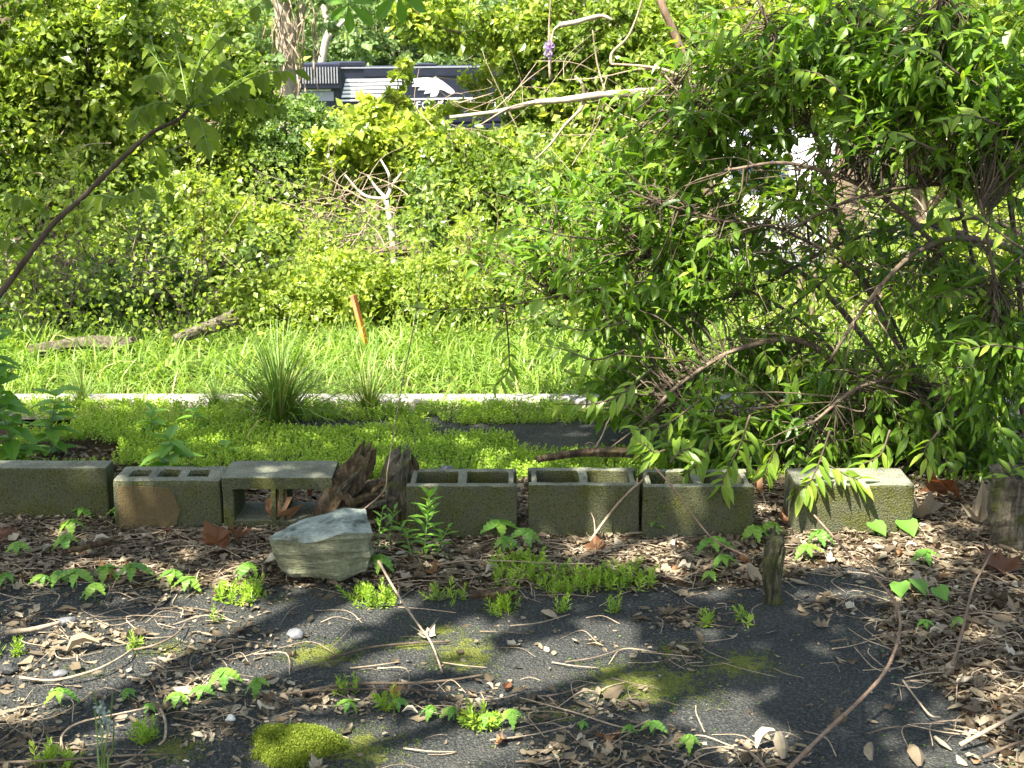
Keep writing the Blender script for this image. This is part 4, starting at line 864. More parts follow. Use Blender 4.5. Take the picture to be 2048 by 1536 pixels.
# bare limb
def bare_limb():
    d = 9.4; base = np.array(P(1400, 640, d + .3)); base[2] = float(terr(base[:1], base[1:2])[0])
    t = thing('bare_limbed_tree', 'thin tree with a bare pale limb reaching left across the centre', 'tree', base, 'trees beyond the grass')
    Q = lambda a, b, dd=0: np.array(P(a, b, d + dd)) - base
    def tb(name, pl, r0, r1, mat, dd=0):
        p_ = spline([Q(a, b, dd + rng.normal(0, .03)) for a, b in pl], 6); MB().tube(p_, np.linspace(r0, r1, len(p_)) * (1 + rng.normal(0, .06, len(p_))), 8).build(name, M[mat], t, True)
    p_ = spline([(0, .1, -.2), Q(1420, 500, .3), Q(1410, 300, .25), Q(1385, 170)], 6); MB().tube(p_, np.linspace(.045, .04, len(p_)), 8).build('trunk', M['bark'], t, True)
    tb('limb', [(1385, 170), (1372, 130), (1350, 70), (1328, 20), (1310, -40)], .034, .024, 'twig_red')
    tb('limb', [(1388, 165), (1360, 178), (1280, 185), (1200, 190), (1130, 200), (1070, 205), (1000, 222), (900, 235)], .036, .012, 'bark_grey')
    for pl, r_ in [([(1375, 160), (1330, 140), (1280, 132), (1222, 128)], .014), ([(1222, 128), (1225, 105), (1255, 75), (1275, 30), (1290, -20)], .012), ([(1168, 195), (1165, 170), (1150, 152)], .014), ([(1170, 200), (1160, 220), (1130, 250), (1100, 290), (1070, 320)], .013),
                   ([(1210, 182), (1195, 130), (1185, 60)], .008), ([(1365, 160), (1290, 138), (1200, 155), (1130, 160)], .006), ([(1070, 205), (1020, 215), (960, 250)], .008), ([(1400, 160), (1440, 110), (1470, 60)], .014), ([(1395, 150), (1420, 140), (1450, 130)], .01), ([(1120, 50), (1150, 45), (1200, 32), (1225, 40)], .02), ([(1120, 50), (1105, 70), (1100, 160)], .01), ([(1100, 160), (1098, 60), (1103, -20)], .009)]:
        tb('twig', pl, r_, r_ * .5, 'twig' if r_ < .02 else 'bark_grey', -.02)
    for k in range(22):
        a = rng.uniform(1375, 1450); b = rng.uniform(120, 170); e = (a + rng.normal(0, 25), b + rng.uniform(10, 60)); tb('twig', [(a, b), ((a + e[0]) / 2 + 8, (b + e[1]) / 2), e], .004, .002, 'twig')
bare_limb()
# blossom cluster
b_ = np.array(P(1098, 98, 9.3)); m_ = MB(); p = rng.normal(size=(60, 3)) * (.018, .018, .03); m_.inst(T_ROUND, p, frames(rsphere(60), rsphere(60)), .025)
t = thing('blossom_cluster', 'small pale purple blossom cluster hanging among the leaves at top centre', 'blossom', b_); m_.build('petals', M['purple'], t)['kind'] = 'stuff'; MB().tube(spline([(0, 0, .0), (.01, 0, .06), (.0, .02, .14)], 3), .003, 4).build('stalk', M['twig'], t)

# tangle of dead vines and thin stems through the thicket: nobody could count it
m_ = MB()
def tangle(n, x0, x1, y0, y1, d0, d1, ln, r_):
    for k in range(n):
        a, b, d = rng.uniform(x0, x1), rng.uniform(y0, y1), rng.uniform(d0, d1); p0 = np.array(P(a, b, d)); v = unit(np.array((rng.normal(), rng.normal() * .5, rng.normal() * .9 + .3))) * ln * rng.uniform(.4, 1.3)
        m_.tube(spline([p0, p0 + v * .5 + rng.normal(0, .12, 3) * ln, p0 + v + (0, 0, -.1 * ln)], 4), np.linspace(r_, r_ * .4, 9) * rng.uniform(.5, 1.3), 4, cap=False, tint=rng.random())
tangle(50, 0, 420, 180, 640, 10.6, 13, .7, .005); tangle(70, 560, 760, 390, 500, 12.4, 14, .7, .005); tangle(80, 850, 1420, 120, 640, 10, 13, .7, .005); tangle(26, 700, 900, 380, 520, 11.8, 13, .7, .007); tangle(40, 1400, 2040, 400, 720, 7.5, 9, .7, .006)
tag(m_.build('dead_vines', M['twig'], None, True), 'tangle of thin dead vine stems through the thicket', kind='stuff')
m_ = MB(); tangle(260, 0, 440, 470, 660, 8.2, 10.2, .55, .004); tangle(90, 600, 740, 400, 500, 12.6, 14, .6, .005); tangle(120, 950, 1250, 480, 680, 8.2, 9.5, .5, .004)
tag(m_.build('dead_brush', M['bark'], None, True), 'brown dead brush low in the thicket', kind='stuff')
# ground cover on the slope
n = 74000; yy = 7.45 + 42 * rng.random(n) ** 2.2; xx = (rng.random(n) - .5) * (yy * .86 + 1); zz = terr(xx, yy)
k = yy / 9
hx, hy = proj(np.stack([xx, yy, zz], -1)); kp = ~((hx > 590) & (hx < 740) & (hy > 330) & (hy < 490) & (rng.random(n) < .8)) & ~((np.abs(xx + .87) < .2) & (yy < 8.0)); xx, yy, zz = xx[kp], yy[kp], zz[kp]; n = len(xx); k = yy / 9
m_ = MB().inst(T_SMALL, np.stack([xx, yy, zz + rng.random(n) ** 1.3 * 1.15 * sm((fbm(np.stack([xx, yy, 0 * xx], -1), .95) - .3) * 2.6) * k ** .4], -1), frames(unit(rng.normal(size=(n, 3)) + (0, -.3, -.2)), unit(rng.normal(size=(n, 3)) * .6 + (0, 0, .7))), (.04 * k ** .9) * rng.uniform(.5, 1.4, n), np.clip(fbm(np.stack([xx, yy, zz], -1), 1.3) + rng.normal(0, .15, n), 0, 1))
tag(m_.build('undergrowth', M['leaf_vine']), 'low green undergrowth covering the slope', kind='stuff')

# ------------------------------------------------------------------ grass beyond the kerb
def blade_t(bend, n=5, w_=.03):
    V = []; fs = []
    for i in range(n):
        t = i / n; a = bend * t; V += [(-w_ * (1 - t * .75), math.sin(a) * t, math.cos(a) * t), (w_ * (1 - t * .75), math.sin(a) * t, math.cos(a) * t)]
    V.append((0, math.sin(bend), math.cos(bend)))
    for i in range(n - 1): fs.append((2 * i, 2 * i + 1, 2 * i + 3, 2 * i + 2))
    fs.append((2 * n - 2, 2 * n - 1, 2 * n)); return T(V, fs)
BL = [blade_t(.5), blade_t(1.1), blade_t(1.7), blade_t(2.2, 6)]
m_ = MB(); n = 17500; yy = 6.2 + 2.2 * rng.random(n) ** 1.25; xx = rng.uniform(-3.6, 3.6, n); pn = np.stack([xx, yy, 0 * xx], -1); h = (.07 + .16 * fbm(pn, 2.2)) * (.8 + .3 * sm((yy - 6.3) / .6)); zz = terr(xx, yy)
keep = (rng.random(n) < np.where((xx < -1.2) & (yy > 7.5), .55, 1)) & ~((xx > -2.75) & (xx < -1.4) & (yy > 7.0) & (yy < 7.35) & (rng.random(n) < .6)); az = rng.uniform(0, 2 * math.pi, n) ; kk = rng.integers(0, 4, n)
lean = np.stack([np.cos(az), np.sin(az) - .25, 0 * az], -1)
for v in range(4):
    s_ = keep & (kk == v); nn = s_.sum(); y = unit(lean[s_]); z = unit(np.stack([rng.normal(0, .15, nn), rng.normal(0, .15, nn), np.ones(nn)], -1)); x = unit(np.cross(y, z)); y = np.cross(z, x)
    m_.inst(BL[v], np.stack([xx, yy, zz], -1)[s_], np.stack([x, y, z], -1), h[s_] * rng.uniform(.7, 1.35, nn), np.clip(rng.normal(.5, .22, nn), 0, 1))
tag(m_.build('grass', M['grass']), 'tall sunlit arching grass beyond the kerb', kind='stuff')
def tussock(px, py, hpx, n, label, spread=.6):
    b = G(px, py); d = b[1]; h = hpx * d / F; t = thing('grass_tussock', label, 'grass tussock', b, 'wiry grass tussocks'); 
    m_ = MB()
    for v in range(3):
        nn = n // 3; az = rng.uniform(0, 2 * math.pi, nn); til = np.abs(rng.normal(0, spread * .55, nn)); z = unit(np.stack([np.cos(az) * til, np.sin(az) * til, np.ones(nn)], -1)); y = unit(np.stack([np.cos(az), np.sin(az), 0 * az], -1) + rng.normal(0, .3, (nn, 3))); x = unit(np.cross(y, z)); y = np.cross(z, x)
        p = np.stack([np.cos(az) * til, np.sin(az) * til, 0 * az], -1) * h * .25
        s_ = h * rng.uniform(.65, 1.5, nn); m_.inst(blade_t((.25, .6, 1.1)[v], 5, .0085), p, np.stack([x, y, z], -1), s_)
    m_.build('blades', M['tussock'], t)
    m2 = MB(); nn = 50; az = rng.uniform(0, 2 * math.pi, nn); z = unit(np.stack([np.cos(az), np.sin(az), rng.uniform(.1, .6, nn)], -1)); y = unit(np.stack([-np.sin(az), np.cos(az), -np.ones(nn)], -1)); x = unit(np.cross(y, z)); y = np.cross(z, x)
    m2.inst(blade_t(.9, 4, .016), np.zeros((nn, 3)), np.stack([x, y, z], -1), rng.uniform(.05, .1, nn), rng.uniform(.9, 1, nn)); m2.build('dead_thatch', M['tussock'], t)
tussock(560, 838, 158, 440, 'largest wiry grass tussock with straw at its foot', .65)
tussock(738, 822, 115, 190, 'wiry grass tussock right of the largest, below the stake', .75)
tussock(432, 815, 75, 110, 'small wiry grass tussock left of the largest', .7)
tussock(165, 805, 80, 110, 'small wiry grass tussock far left by the kerb', .7)

# ------------------------------------------------------------------ stonecrop
def sprig_t(nl, h, seed, ln=.5, w_=.09):
    rr = random.Random(seed); V = []; fs = []
    for i in range(nl):
        t = i / (nl - 1); z = h * (.15 + .85 * t); az = i * 2.4 + rr.uniform(-.3, .3); el = .25 + .9 * t; l_ = ln * (1 - .45 * t) * rr.uniform(.8, 1.15); c_, s_ = math.cos(az), math.sin(az); ce, se = math.cos(el), math.sin(el)
        k = len(V); V += [(0, 0, z), (c_ * ce * l_ * .55 - s_ * w_, s_ * ce * l_ * .55 + c_ * w_, z + se * l_ * .55), (c_ * ce * l_, s_ * ce * l_, z + se * l_), (c_ * ce * l_ * .55 + s_ * w_, s_ * ce * l_ * .55 - c_ * w_, z + se * l_ * .55)]
        fs.append((k, k + 1, k + 2, k + 3))
    k = len(V); V += [(-.03, 0, 0), (.03, 0, 0), (0, 0, h)]; fs.append((k, k + 1, k + 2)); return T(V, fs)
SPR = [sprig_t(7, 1.0, s_, .45, .11) for s_ in range(4)]; SPRT = [sprig_t(18, 1.0, s_ + 9, .5, .055) for s_ in range(3)]
MOSST = sprig_t(5, 1.0, 77, .5, .1)
def upright(n, tilt=.25):
    z = unit(np.stack([rng.normal(0, tilt, n), rng.normal(0, tilt, n), np.ones(n)], -1)); az = rng.uniform(0, 6.28, n); y = unit(np.cross(z, np.stack([np.cos(az), np.sin(az), 0 * az], -1))); x = np.cross(y, z); return np.stack([x, y, z], -1)
m_ = MB(); n = 34000; yy = rng.uniform(4.98, 6.13, n); xx = rng.uniform(-3.2, 2.6, n); p = np.stack([xx, yy, 0 * xx], -1); px, py = proj(p); nz = (fbm(p, 3.0) - .5)
ok = np.ones(n, bool)
def hole(x0, x1, y0, y1, s_=1.0):
    global ok
    cx, cy_, rx, ry = (x0 + x1) / 2, (y0 + y1) / 2, (x1 - x0) / 2, (y1 - y0) / 2
    ok &= ~((np.abs((px - cx) / rx) ** 3 + np.abs((py - cy_) / ry) ** 3) + nz * 1.6 < 1)
hole(1030, 1420, 858, 912); hole(850, 1420, 848, 876); hole(545, 790, 843, 860); hole(40, 245, 880, 935); hole(1290, 2200, 800, 960); hole(-200, 30, 800, 930); hole(640, 840, 800, 812); hole(1140, 1330, 800, 824)
ok &= (nz < .17) & (py > 808 + nz * 50)
p = p[ok]; n = len(p); hh = rng.uniform(.022, .042, n) * (.7 + .8 * fbm(p, 6)); tn = np.clip(fbm(p, 2.5) * .9 + rng.normal(0, .14, n), 0, 1)
for v in range(4):
    s_ = np.arange(n) % 4 == v; m_.inst(SPR[v], p[s_] - (0, 0, .004), upright(s_.sum()), hh[s_], tn[s_])
tag(m_.build('stonecrop_mat', M['sedum']), 'bright green stonecrop mat covering the ground behind the blocks', kind='stuff')
def sedum_clump(px, py, rpx, n, label, hh=.05, flat=.35):
    b = G(px, py); b[2] = float(terr(b[:1], b[1:2])[0]); b[2] = max(b[2], 0); d = b[1]; r_ = rpx * d / F; m_ = MB()
    for v in range(3):
        nn = max(1, n // 3); a = rng.uniform(0, 6.28, nn); q = np.sqrt(rng.random(nn)); pp = np.stack([np.cos(a) * q * r_, np.sin(a) * q * r_ * .8, 0 * a], -1); gz = np.maximum(terr(pp[:, 0] + b[0], pp[:, 1] + b[1]), 0) - b[2]; pp[:, 2] = gz - .004
        m_.inst(SPRT[v], pp, upright(nn, .4), hh * rng.uniform(.5, 1.25, nn), np.clip(rng.normal(.45, .2, nn), 0, 1))
    o = m_.build('stonecrop_clump', M['sedum']); me = o.data; me.transform(Matrix.Identity(4)); o.location = b
    return tag(o, label, 'stonecrop', 'stonecrop clumps on the asphalt')
for a in [(1040, 1150, 75, 60, 'broad stonecrop clump left of centre below the middle block'), (1140, 1175, 70, 60, 'dense stonecrop clump on the asphalt edge below the middle block'), (1240, 1165, 70, 54, 'stonecrop clump at the right end of the asphalt edge band'), (1000, 1195, 40, 22, 'loose stonecrop sprigs left of the edge band'), (480, 1195, 52, 45, 'yellow-green stonecrop clump left of the boulder'), (745, 1205, 50, 40, 'stonecrop clump right below the boulder'), (1008, 1225, 30, 16, 'small round stonecrop tuft on open asphalt'), (905, 1200, 40, 16, 'sparse stonecrop sprigs right of the boulder'),
          (690, 1385, 26, 14, 'stonecrop sprigs among the lower twigs'), (780, 1415, 25, 12, 'stonecrop sprigs beside the lower creeper seedlings'), (285, 1480, 28, 14, 'stonecrop sprigs at the lower left'), (110, 1530, 40, 16, 'stonecrop sprigs at the bottom left corner'), (25, 1310, 18, 8, 'pale stonecrop sprig at the left edge'), (270, 1300, 14, 7, 'stonecrop sprig amid sunlit litter'), (960, 1450, 40, 18, 'stonecrop sprigs behind the lower creeper seedlings'), (1415, 1255, 14, 8, 'lone stonecrop sprig on dark asphalt'), (1490, 1245, 22, 8, 'trailing stonecrop sprig left of the broken stick'), (1230, 1225, 14, 6, 'tiny stonecrop sprig below the edge band'), (1120, 1225, 18, 7, 'tiny stonecrop sprigs under the dense clump'), (430, 1245, 12, 5, 'tiny stonecrop sprig below the yellow-green clump')]:
    sedum_clump(*a)

# ------------------------------------------------------------------ moss
b = G(588, 1500); m_ = MB(); n = 6500; a = rng.uniform(0, 6.28, n); q = np.sqrt(rng.random(n)); rx, ry, rz = .105, .085, .04
wob = 1 + .16 * np.sin(a * 3 + .7) + .1 * np.sin(a * 5 + 2) + .06 * np.sin(a * 9); q = q * np.where(rng.random(n) < .12, 1.15, 1); px_ = np.cos(a) * q * rx * wob; py_ = np.sin(a) * q * ry * wob; q = np.minimum(q, 1); pz = rz * np.sqrt(np.maximum(0, 1 - q * q)) * (.8 + .4 * fbm(np.stack([px_, py_, 0 * px_], -1), 18))
m_.inst(MOSST, np.stack([px_, py_, pz - .004], -1), upright(n, .5), rng.uniform(.007, .016, n), np.clip(rng.normal(.6, .2, n), 0, 1))
t = thing('moss_cushion', 'bright green moss cushion on the asphalt at the bottom', 'moss', b); m_.build('moss_tufts', M['moss'], t)
th = np.linspace(0, 2 * math.pi, 25)[:-1]; V = [(0, 0, rz)]; fs = []
for k, s_ in enumerate((.3, .55, .8, 1.0)): V += [(math.cos(x) * rx * s_ * (1 + .16 * math.sin(x * 3 + .7) + .1 * math.sin(x * 5 + 2)), math.sin(x) * ry * s_ * (1 + .16 * math.sin(x * 3 + .7) + .1 * math.sin(x * 5 + 2)), rz * math.sqrt(max(0, 1 - s_ * s_)) - .003) for x in th]
for j in range(24): fs.append((0, 1 + j, 1 + (j + 1) % 24))
for k in range(3):
    for j in range(24): fs.append((1 + k * 24 + j, 1 + (k + 1) * 24 + j, 1 + (k + 1) * 24 + (j + 1) % 24, 1 + k * 24 + (j + 1) % 24))
MB().add(V, fs, tint=.3).build('cushion_base', M['moss'], t, True)
m_ = MB(); n = 54000; xx = rng.uniform(-2, 2, n); yy = rng.uniform(2.6, 4.2, n); p = np.stack([xx, yy, 0 * xx], -1); mv = mossf(p) + fbm(p, 14) * .55; ok = mv > .66; p = p[ok]; p[:, 2] = bumpy(p); n = len(p)
m_.inst(MOSST, p, upright(n, .4), rng.uniform(.004, .01, n), np.clip(rng.normal(.35, .25, n), 0, 1)); tag(m_.build('moss', M['moss']), 'thin olive moss growing over the asphalt', kind='stuff')

# ------------------------------------------------------------------ leaf litter
def dens(px, py, p):
    b = bank(p[:, 0], p[:, 1]); nz = fbm(p, 6); low = np.maximum(0, 1 - np.abs((py - (1400 + (px - 700) * .03)) / 45)) * ((px > 280) & (px < 1300)) * .6
    left = sm((700 - px) / 350) * (.1 + .5 * sm((nz - .46) * 8)); bot = sm((py - 1440) / 60) * ((px > 1050) & (px < 1400)) * .55; pile = np.maximum(0, 1 - np.hypot((px - 1540) / 110, (py - 1510) / 40)) * 1.4
    p2 = np.maximum(0, 1 - np.hypot((px - 1365) / 70, (py - 1305) / 25)) * 1.1 + np.maximum(0, 1 - np.hypot((px - 1370) / 110, (py - 1235) / 30)) * 1.0 + np.maximum(0, 1 - np.hypot((px - 1660) / 90, (py - 1215) / 30)) + np.maximum(0, 1 - np.hypot((px - 1190) / 50, (py - 1290) / 14)) * .9
    return np.clip(np.maximum.reduce([b, low * (.4 + nz), left, bot, pile, p2, np.full(len(px), .018)]), 0, 1)
def flatrot(n, tilt=.4):
    az = rng.uniform(0, 6.28, n); u = unit(np.stack([rng.normal(0, tilt, n), rng.normal(0, tilt, n), np.ones(n)], -1)); return frames(np.stack([np.cos(az), np.sin(az), rng.normal(0, tilt * .3, n)], -1), u)
def lz(p): return np.maximum(terr(p[:, 0], p[:, 1]), bumpy(p) * (p[:, 1] < 4.55) - 9 * (p[:, 1] >= 4.55))
m_ = MB()
def litter(n, tmpls, s0, s1, tilt, lift, mats=None):
    yy = 2.55 + 2.6 * rng.random(n) ** .9; xx = rng.uniform(-1, 1, n) * (yy * .42 + .15); p = np.stack([xx, yy, 0 * xx], -1); px, py = proj(p); ok = rng.random(n) < dens(px, py, p); p = p[ok]; p[:, 2] = lz(p) + rng.random(len(p)) ** 2 * lift + .002; nn = len(p); k = rng.integers(0, len(tmpls), nn)
    for i_, t_ in enumerate(tmpls):
        s_ = k == i_; m_.inst(t_, p[s_], flatrot(s_.sum(), tilt), rng.uniform(s0, s1, s_.sum()), np.clip(rng.beta(2, 2.2, s_.sum()), 0, 1))
litter(64000, FRAG, .004, .018, .32, .01); litter(13000, CURLF, .012, .042, .28, .012); litter(3000, CURLS, .014, .036, .45, .014); litter(1200, CURLF, .04, .065, .25, .014); litter(500, MAPLES, .03, .06, .3, .015)
for sx in (-1, 1):
    n = 5000; p = np.stack([sx * rng.uniform(1.2, 3.6, n), rng.uniform(1.6, 5, n), np.zeros(n)], -1); p = p[np.abs(p[:, 0]) > p[:, 1] * .42 + .1]; p[:, 2] = lz(p) + .006; n = len(p); m_.inst(CURLF[0], p, flatrot(n, .4), rng.uniform(.02, .07, n), rng.beta(2, 2.2, n)); pass
n = 16000; yy = rng.uniform(4.85, 6.3, n); xx = rng.uniform(-2.6, 2.9, n); p = np.stack([xx, yy, 0 * xx], -1); px, py = proj(p); ok = ((px > 1310 + (fbm(p, 4) - .5) * 120) | ((px < 260) & (py > 880 + (fbm(p, 5) - .5) * 50)) | (py > 925)) & (rng.random(n) < .85); p = p[ok]; p[:, 2] = terr(p[:, 0], p[:, 1]) + rng.random(len(p)) * .012 + .004; k = np.arange(len(p)) % 8
for i_, t_ in enumerate(FRAG + CURLS): m_.inst(t_, p[k == i_], flatrot((k == i_).sum(), .5), rng.uniform(.012, .045, (k == i_).sum()), np.clip(rng.beta(2, 2.2, (k == i_).sum()), 0, 1))
tag(m_.build('leaf_litter', M['dry']), 'brown dead leaf litter over ground and asphalt', kind='stuff')
# fine dead stems over the litter
m_ = MB(); n = 5200; yy = 2.6 + 2.4 * rng.random(n); xx = rng.uniform(-1, 1, n) * (yy * .42); p = np.stack([xx, yy, 0 * xx], -1); px, py = proj(p); ok = rng.random(n) < np.clip(dens(px, py, p) * .6 + .012, 0, 1); p = p[ok]; p[:, 2] = lz(p)
for q in p:
    l_ = rng.uniform(.04, .2); az = rng.normal(0, .8) + (math.pi if rng.random() < .5 else 0); v = np.array((math.cos(az), math.sin(az), 0)) * l_; bend = np.array((-v[1], v[0], 0)) * rng.normal(0, .3); hgt = rng.uniform(.003, .022)
    m_.tube(spline([q + (0, 0, .003), q + v * .5 + bend + (0, 0, hgt), q + v + (0, 0, .004)], 4), np.full(9, rng.uniform(.0006, .0018)), 3, cap=False, tint=rng.random())
tag(m_.build('dead_stems', M['twig']), 'fine dead stems and tendrils strewn over the litter', kind='stuff')
# white petals and chips specking the asphalt
m_ = MB(); n = 420; yy = 2.7 + 1.7 * rng.random(n); xx = rng.uniform(-.6, 1.6, n); p = np.stack([xx, yy, 0 * xx], -1); p[:, 2] = lz(p) + .003; m_.inst(FRAG[0], p, flatrot(n, .3), rng.uniform(.003, .008, n), rng.random(n))
tag(m_.build('fallen_bud_scales', M['leaf_weed']), 'tiny pale bud scales specking the dark asphalt', kind='stuff')

# single dead leaves that can be told apart
leafmesh = {}
def lm(k, mat):
    key = (k, mat)
    if key not in leafmesh:
        tm = (MAPLES + CURLS)[k]; leafmesh[key] = [MB().add(tm[0] - (0, .5, 0), loops=tm[1], sizes=tm[2], tint=tv).mesh('dead_leaf', M[mat]) for tv in (.25, .5, .75, .95)]
    return leafmesh[key]
def dead_leaf(px, py, spx, k, mat, tone, label, tilt=(0, 0), rz=0, lift=.012, group=None):
    b = G(px, py); b = G(px, py, float(lz(b[None])[0])); s_ = spx * b[1] / F
    o = link('dead_leaf', lm(k, mat)[tone], None, (b[0], b[1], b[2] + lift), (tilt[0], tilt[1], rz), s_)
    return tag(o, label, 'dead leaf', group or 'dead leaves on the ground')
dead_leaf(425, 1105, 84, 0, 'dry_red', 1, 'large rust-brown lobed leaf propped up left of the boulder', (R(62), R(12)), R(170), .05)
dead_leaf(545, 1055, 90, 3, 'dry_red', 2, 'large brown lobed leaf leaning on the block that lies on its side', (R(55), R(-10)), R(150), .05)
dead_leaf(470, 1080, 60, 1, 'dry_red', 1, 'curled brown leaf between the propped leaf and the block', (R(35), R(20)), R(60), .02)
dead_leaf(20, 1070, 90, 2, 'dry_red', 0, 'brown curled leaf at the left edge below the end block', (R(25), 0), R(80), .02)
dead_leaf(300, 1040, 60, 5, 'dry_red', 2, 'rolled tan leaf at the foot of the rounded block', (R(25), 0), R(100), .02)
dead_leaf(400, 1030, 70, 3, 'dry', 1, 'crumpled brown leaf against the rounded block at its right corner', (R(50), 0), R(30), .03)
dead_leaf(620, 1005, 46, 5, 'dry_red', 1, 'brown leaf lodged in the right opening of the fallen block', (R(40), 0), R(10), .06)
dead_leaf(70, 1110, 55, 0, 'dry', 3, 'pale grey lobed leaf below the left end block', (R(10), 0), R(200))
dead_leaf(530, 1132, 60, 6, 'dry', 3, 'pale dry leaf left of the boulder foot', (R(30), R(15)), R(-40), .02)
dead_leaf(665, 1172, 45, 4, 'dry', 2, 'tan leaf directly under the boulder', (R(10), 0), R(20))
dead_leaf(1195, 1105, 55, 2, 'dry_red', 2, 'upright orange-brown leaf below the middle block', (R(70), R(10)), R(20), .03)
dead_leaf(1195, 1070, 40, 8, 'dry_red', 0, 'dark red leaf at the base of the pale twig', (R(30), 0), R(70), .01)
dead_leaf(1520, 985, 60, 7, 'dry_red', 2, 'rust leaf in the gap before the end block', (R(50), R(20)), R(20), .05)
dead_leaf(1570, 1045, 50, 1, 'dry_red', 1, 'brown leaf at the left foot of the end block', (R(30), 0), R(20), .02)
dead_leaf(1675, 1045, 75, 5, 'dry_red', 0, 'dark red-brown rolled leaf under the end block', (R(20), 0), R(85), .01)
dead_leaf(1845, 1045, 110, 0, 'dry', 2, 'large tan lobed leaf right of the end block', (R(45), R(-10)), R(190), .04)
dead_leaf(1885, 995, 110, 2, 'dry_red', 1, 'large brown leaf behind the tan one by the stump', (R(60), R(20)), R(120), .06)
dead_leaf(1960, 1060, 90, 3, 'dry', 2, 'folded tan leaf at the foot of the grey stump', (R(40), 0), R(160), .04)
dead_leaf(1990, 1140, 110, 0, 'dry_red', 0, 'large dark brown leaf right of the litter pile', (R(15), 0), R(30), .02)
dead_leaf(1990, 1210, 80, 1, 'dry', 0, 'brown cupped leaf at the right edge', (R(20), 0), R(130), .02)
dead_leaf(1925, 1380, 75, 0, 'dry', 3, 'pale veined lobed leaf at the edge of the asphalt', (R(20), R(-15)), R(210), .02)
dead_leaf(1880, 1340, 70, 6, 'dry', 2, 'pale strap-shaped leaf above the veined leaf', (R(15), 0), R(-80), .02)
dead_leaf(1840, 1175, 65, 0, 'dry', 2, 'flat tan lobed leaf left of the large dark leaf', (R(10), 0), R(10), .015)
dead_leaf(1510, 1160, 60, 4, 'dry', 2, 'tan leaf against the left side of the broken stick', (R(35), 0), R(30), .02)
dead_leaf(165, 1305, 75, 5, 'dry', 2, 'rolled tan leaf lying in the sunlit litter at left', (R(15), 0), R(-70), .012)
dead_leaf(535, 1415, 45, 6, 'dry', 3, 'pale brown leaf above the moss cushion', (R(15), 0), R(80))
dead_leaf(1025, 1295, 40, 0, 'dry', 3, 'small pale lobed leaf on sunlit asphalt', (R(5), 0), R(140), .006)
dead_leaf(850, 1275, 45, 1, 'dry', 3, 'pale ragged leaf where two twigs cross', (R(8), 0), R(40), .008)
dead_leaf(1100, 1235, 40, 8, 'dry', 2, 'curled brown leaf on asphalt under the stonecrop band', (R(20), 0), R(70), .01)
dead_leaf(1395, 1290, 34, 5, 'dry', 1, 'upright brown leaf in the small heap on the asphalt', (R(60), 0), R(20), .02)
dead_leaf(1690, 1325, 42, 7, 'dry', 2, 'curled yellow-brown leaf beside the long cane', (R(15), 0), R(75), .008)
dead_leaf(1640, 1255, 38, 1, 'dry', 1, 'small brown leaf in the litter tongue', (R(10), 0), R(10), .01)
dead_leaf(1120, 1500, 50, 4, 'dry', 1, 'brown ribbed leaf at the bottom centre', (R(15), 0), R(80), .012)
dead_leaf(1530, 1500, 60, 5, 'dry', 3, 'pale crumpled leaf on the heap at the bottom', (R(30), 0), R(-60), .03)
dead_leaf(1560, 1520, 60, 8, 'dry', 2, 'curled tan leaf on the bottom heap', (R(50), 0), R(10), .04)
dead_leaf(1740, 1525, 40, 6, 'dry', 2, 'narrow upright tan leaf at the bottom edge', (R(70), 0), R(5), .03)
dead_leaf(1830, 1525, 62, 8, 'dry', 1, 'dark crumpled leaf at the bottom edge right', (R(20), 0), R(5), .02)
zones = [((1840, 1960), (1130, 1300), 'dry brown leaf in the thick litter at the right'), ((1700, 1900), (1060, 1140), 'sunlit pale leaf in the litter below the end block'), ((1330, 1500), (1085, 1160), 'dry tan leaf in the litter below the shaded two-hole block'), ((60, 500), (1060, 1200), 'dry brown leaf in the litter below the left blocks'), ((800, 1000), (1090, 1170), 'dry leaf in the litter between boulder and stonecrop'), ((1000, 1250), (1460, 1530), 'dry leaf in the low litter at bottom centre'), ((1920, 2040), (1420, 1530), 'sunlit leaf in the bottom right corner'), ((500, 1100), (1380, 1440), 'dry leaf in the twiggy litter band')]
for (x0, x1), (y0, y1), lab in zones:
    for k in range(15):
        kd = (4, 5, 0, 6, 7, 8, 5, 2, 6, 4, 8, 7, 3, 5, 6)[k]; mt = 'dry' if k % 4 else 'dry_red'; tn = (k * 3 + k // 4) % 4
        lb2 = lab.replace('dry brown leaf', 'leaf').replace('sunlit pale leaf', 'leaf').replace('dry tan leaf', 'leaf').replace('dry leaf', 'leaf').replace('sunlit leaf', 'leaf'); look = (('darkest', 'dull brown', 'light brown', 'palest')[tn] if mt == 'dry' else ('dark red-brown', 'rust-brown', 'orange-brown', 'light orange-brown')[tn]) + (' lobed ' if kd < 4 else ' curled ' if kd in (5, 7) else ' cupped ' if kd in (4, 8) else ' flat oval ')
        dead_leaf(rng.uniform(x0, x1), rng.uniform(y0, y1), rng.uniform(20, 40), kd, mt, tn, look + lb2, (rng.normal(0, .35), rng.normal(0, .35)), rng.uniform(0, 6.28), .015, lab.replace('leaf', 'leaves', 1))

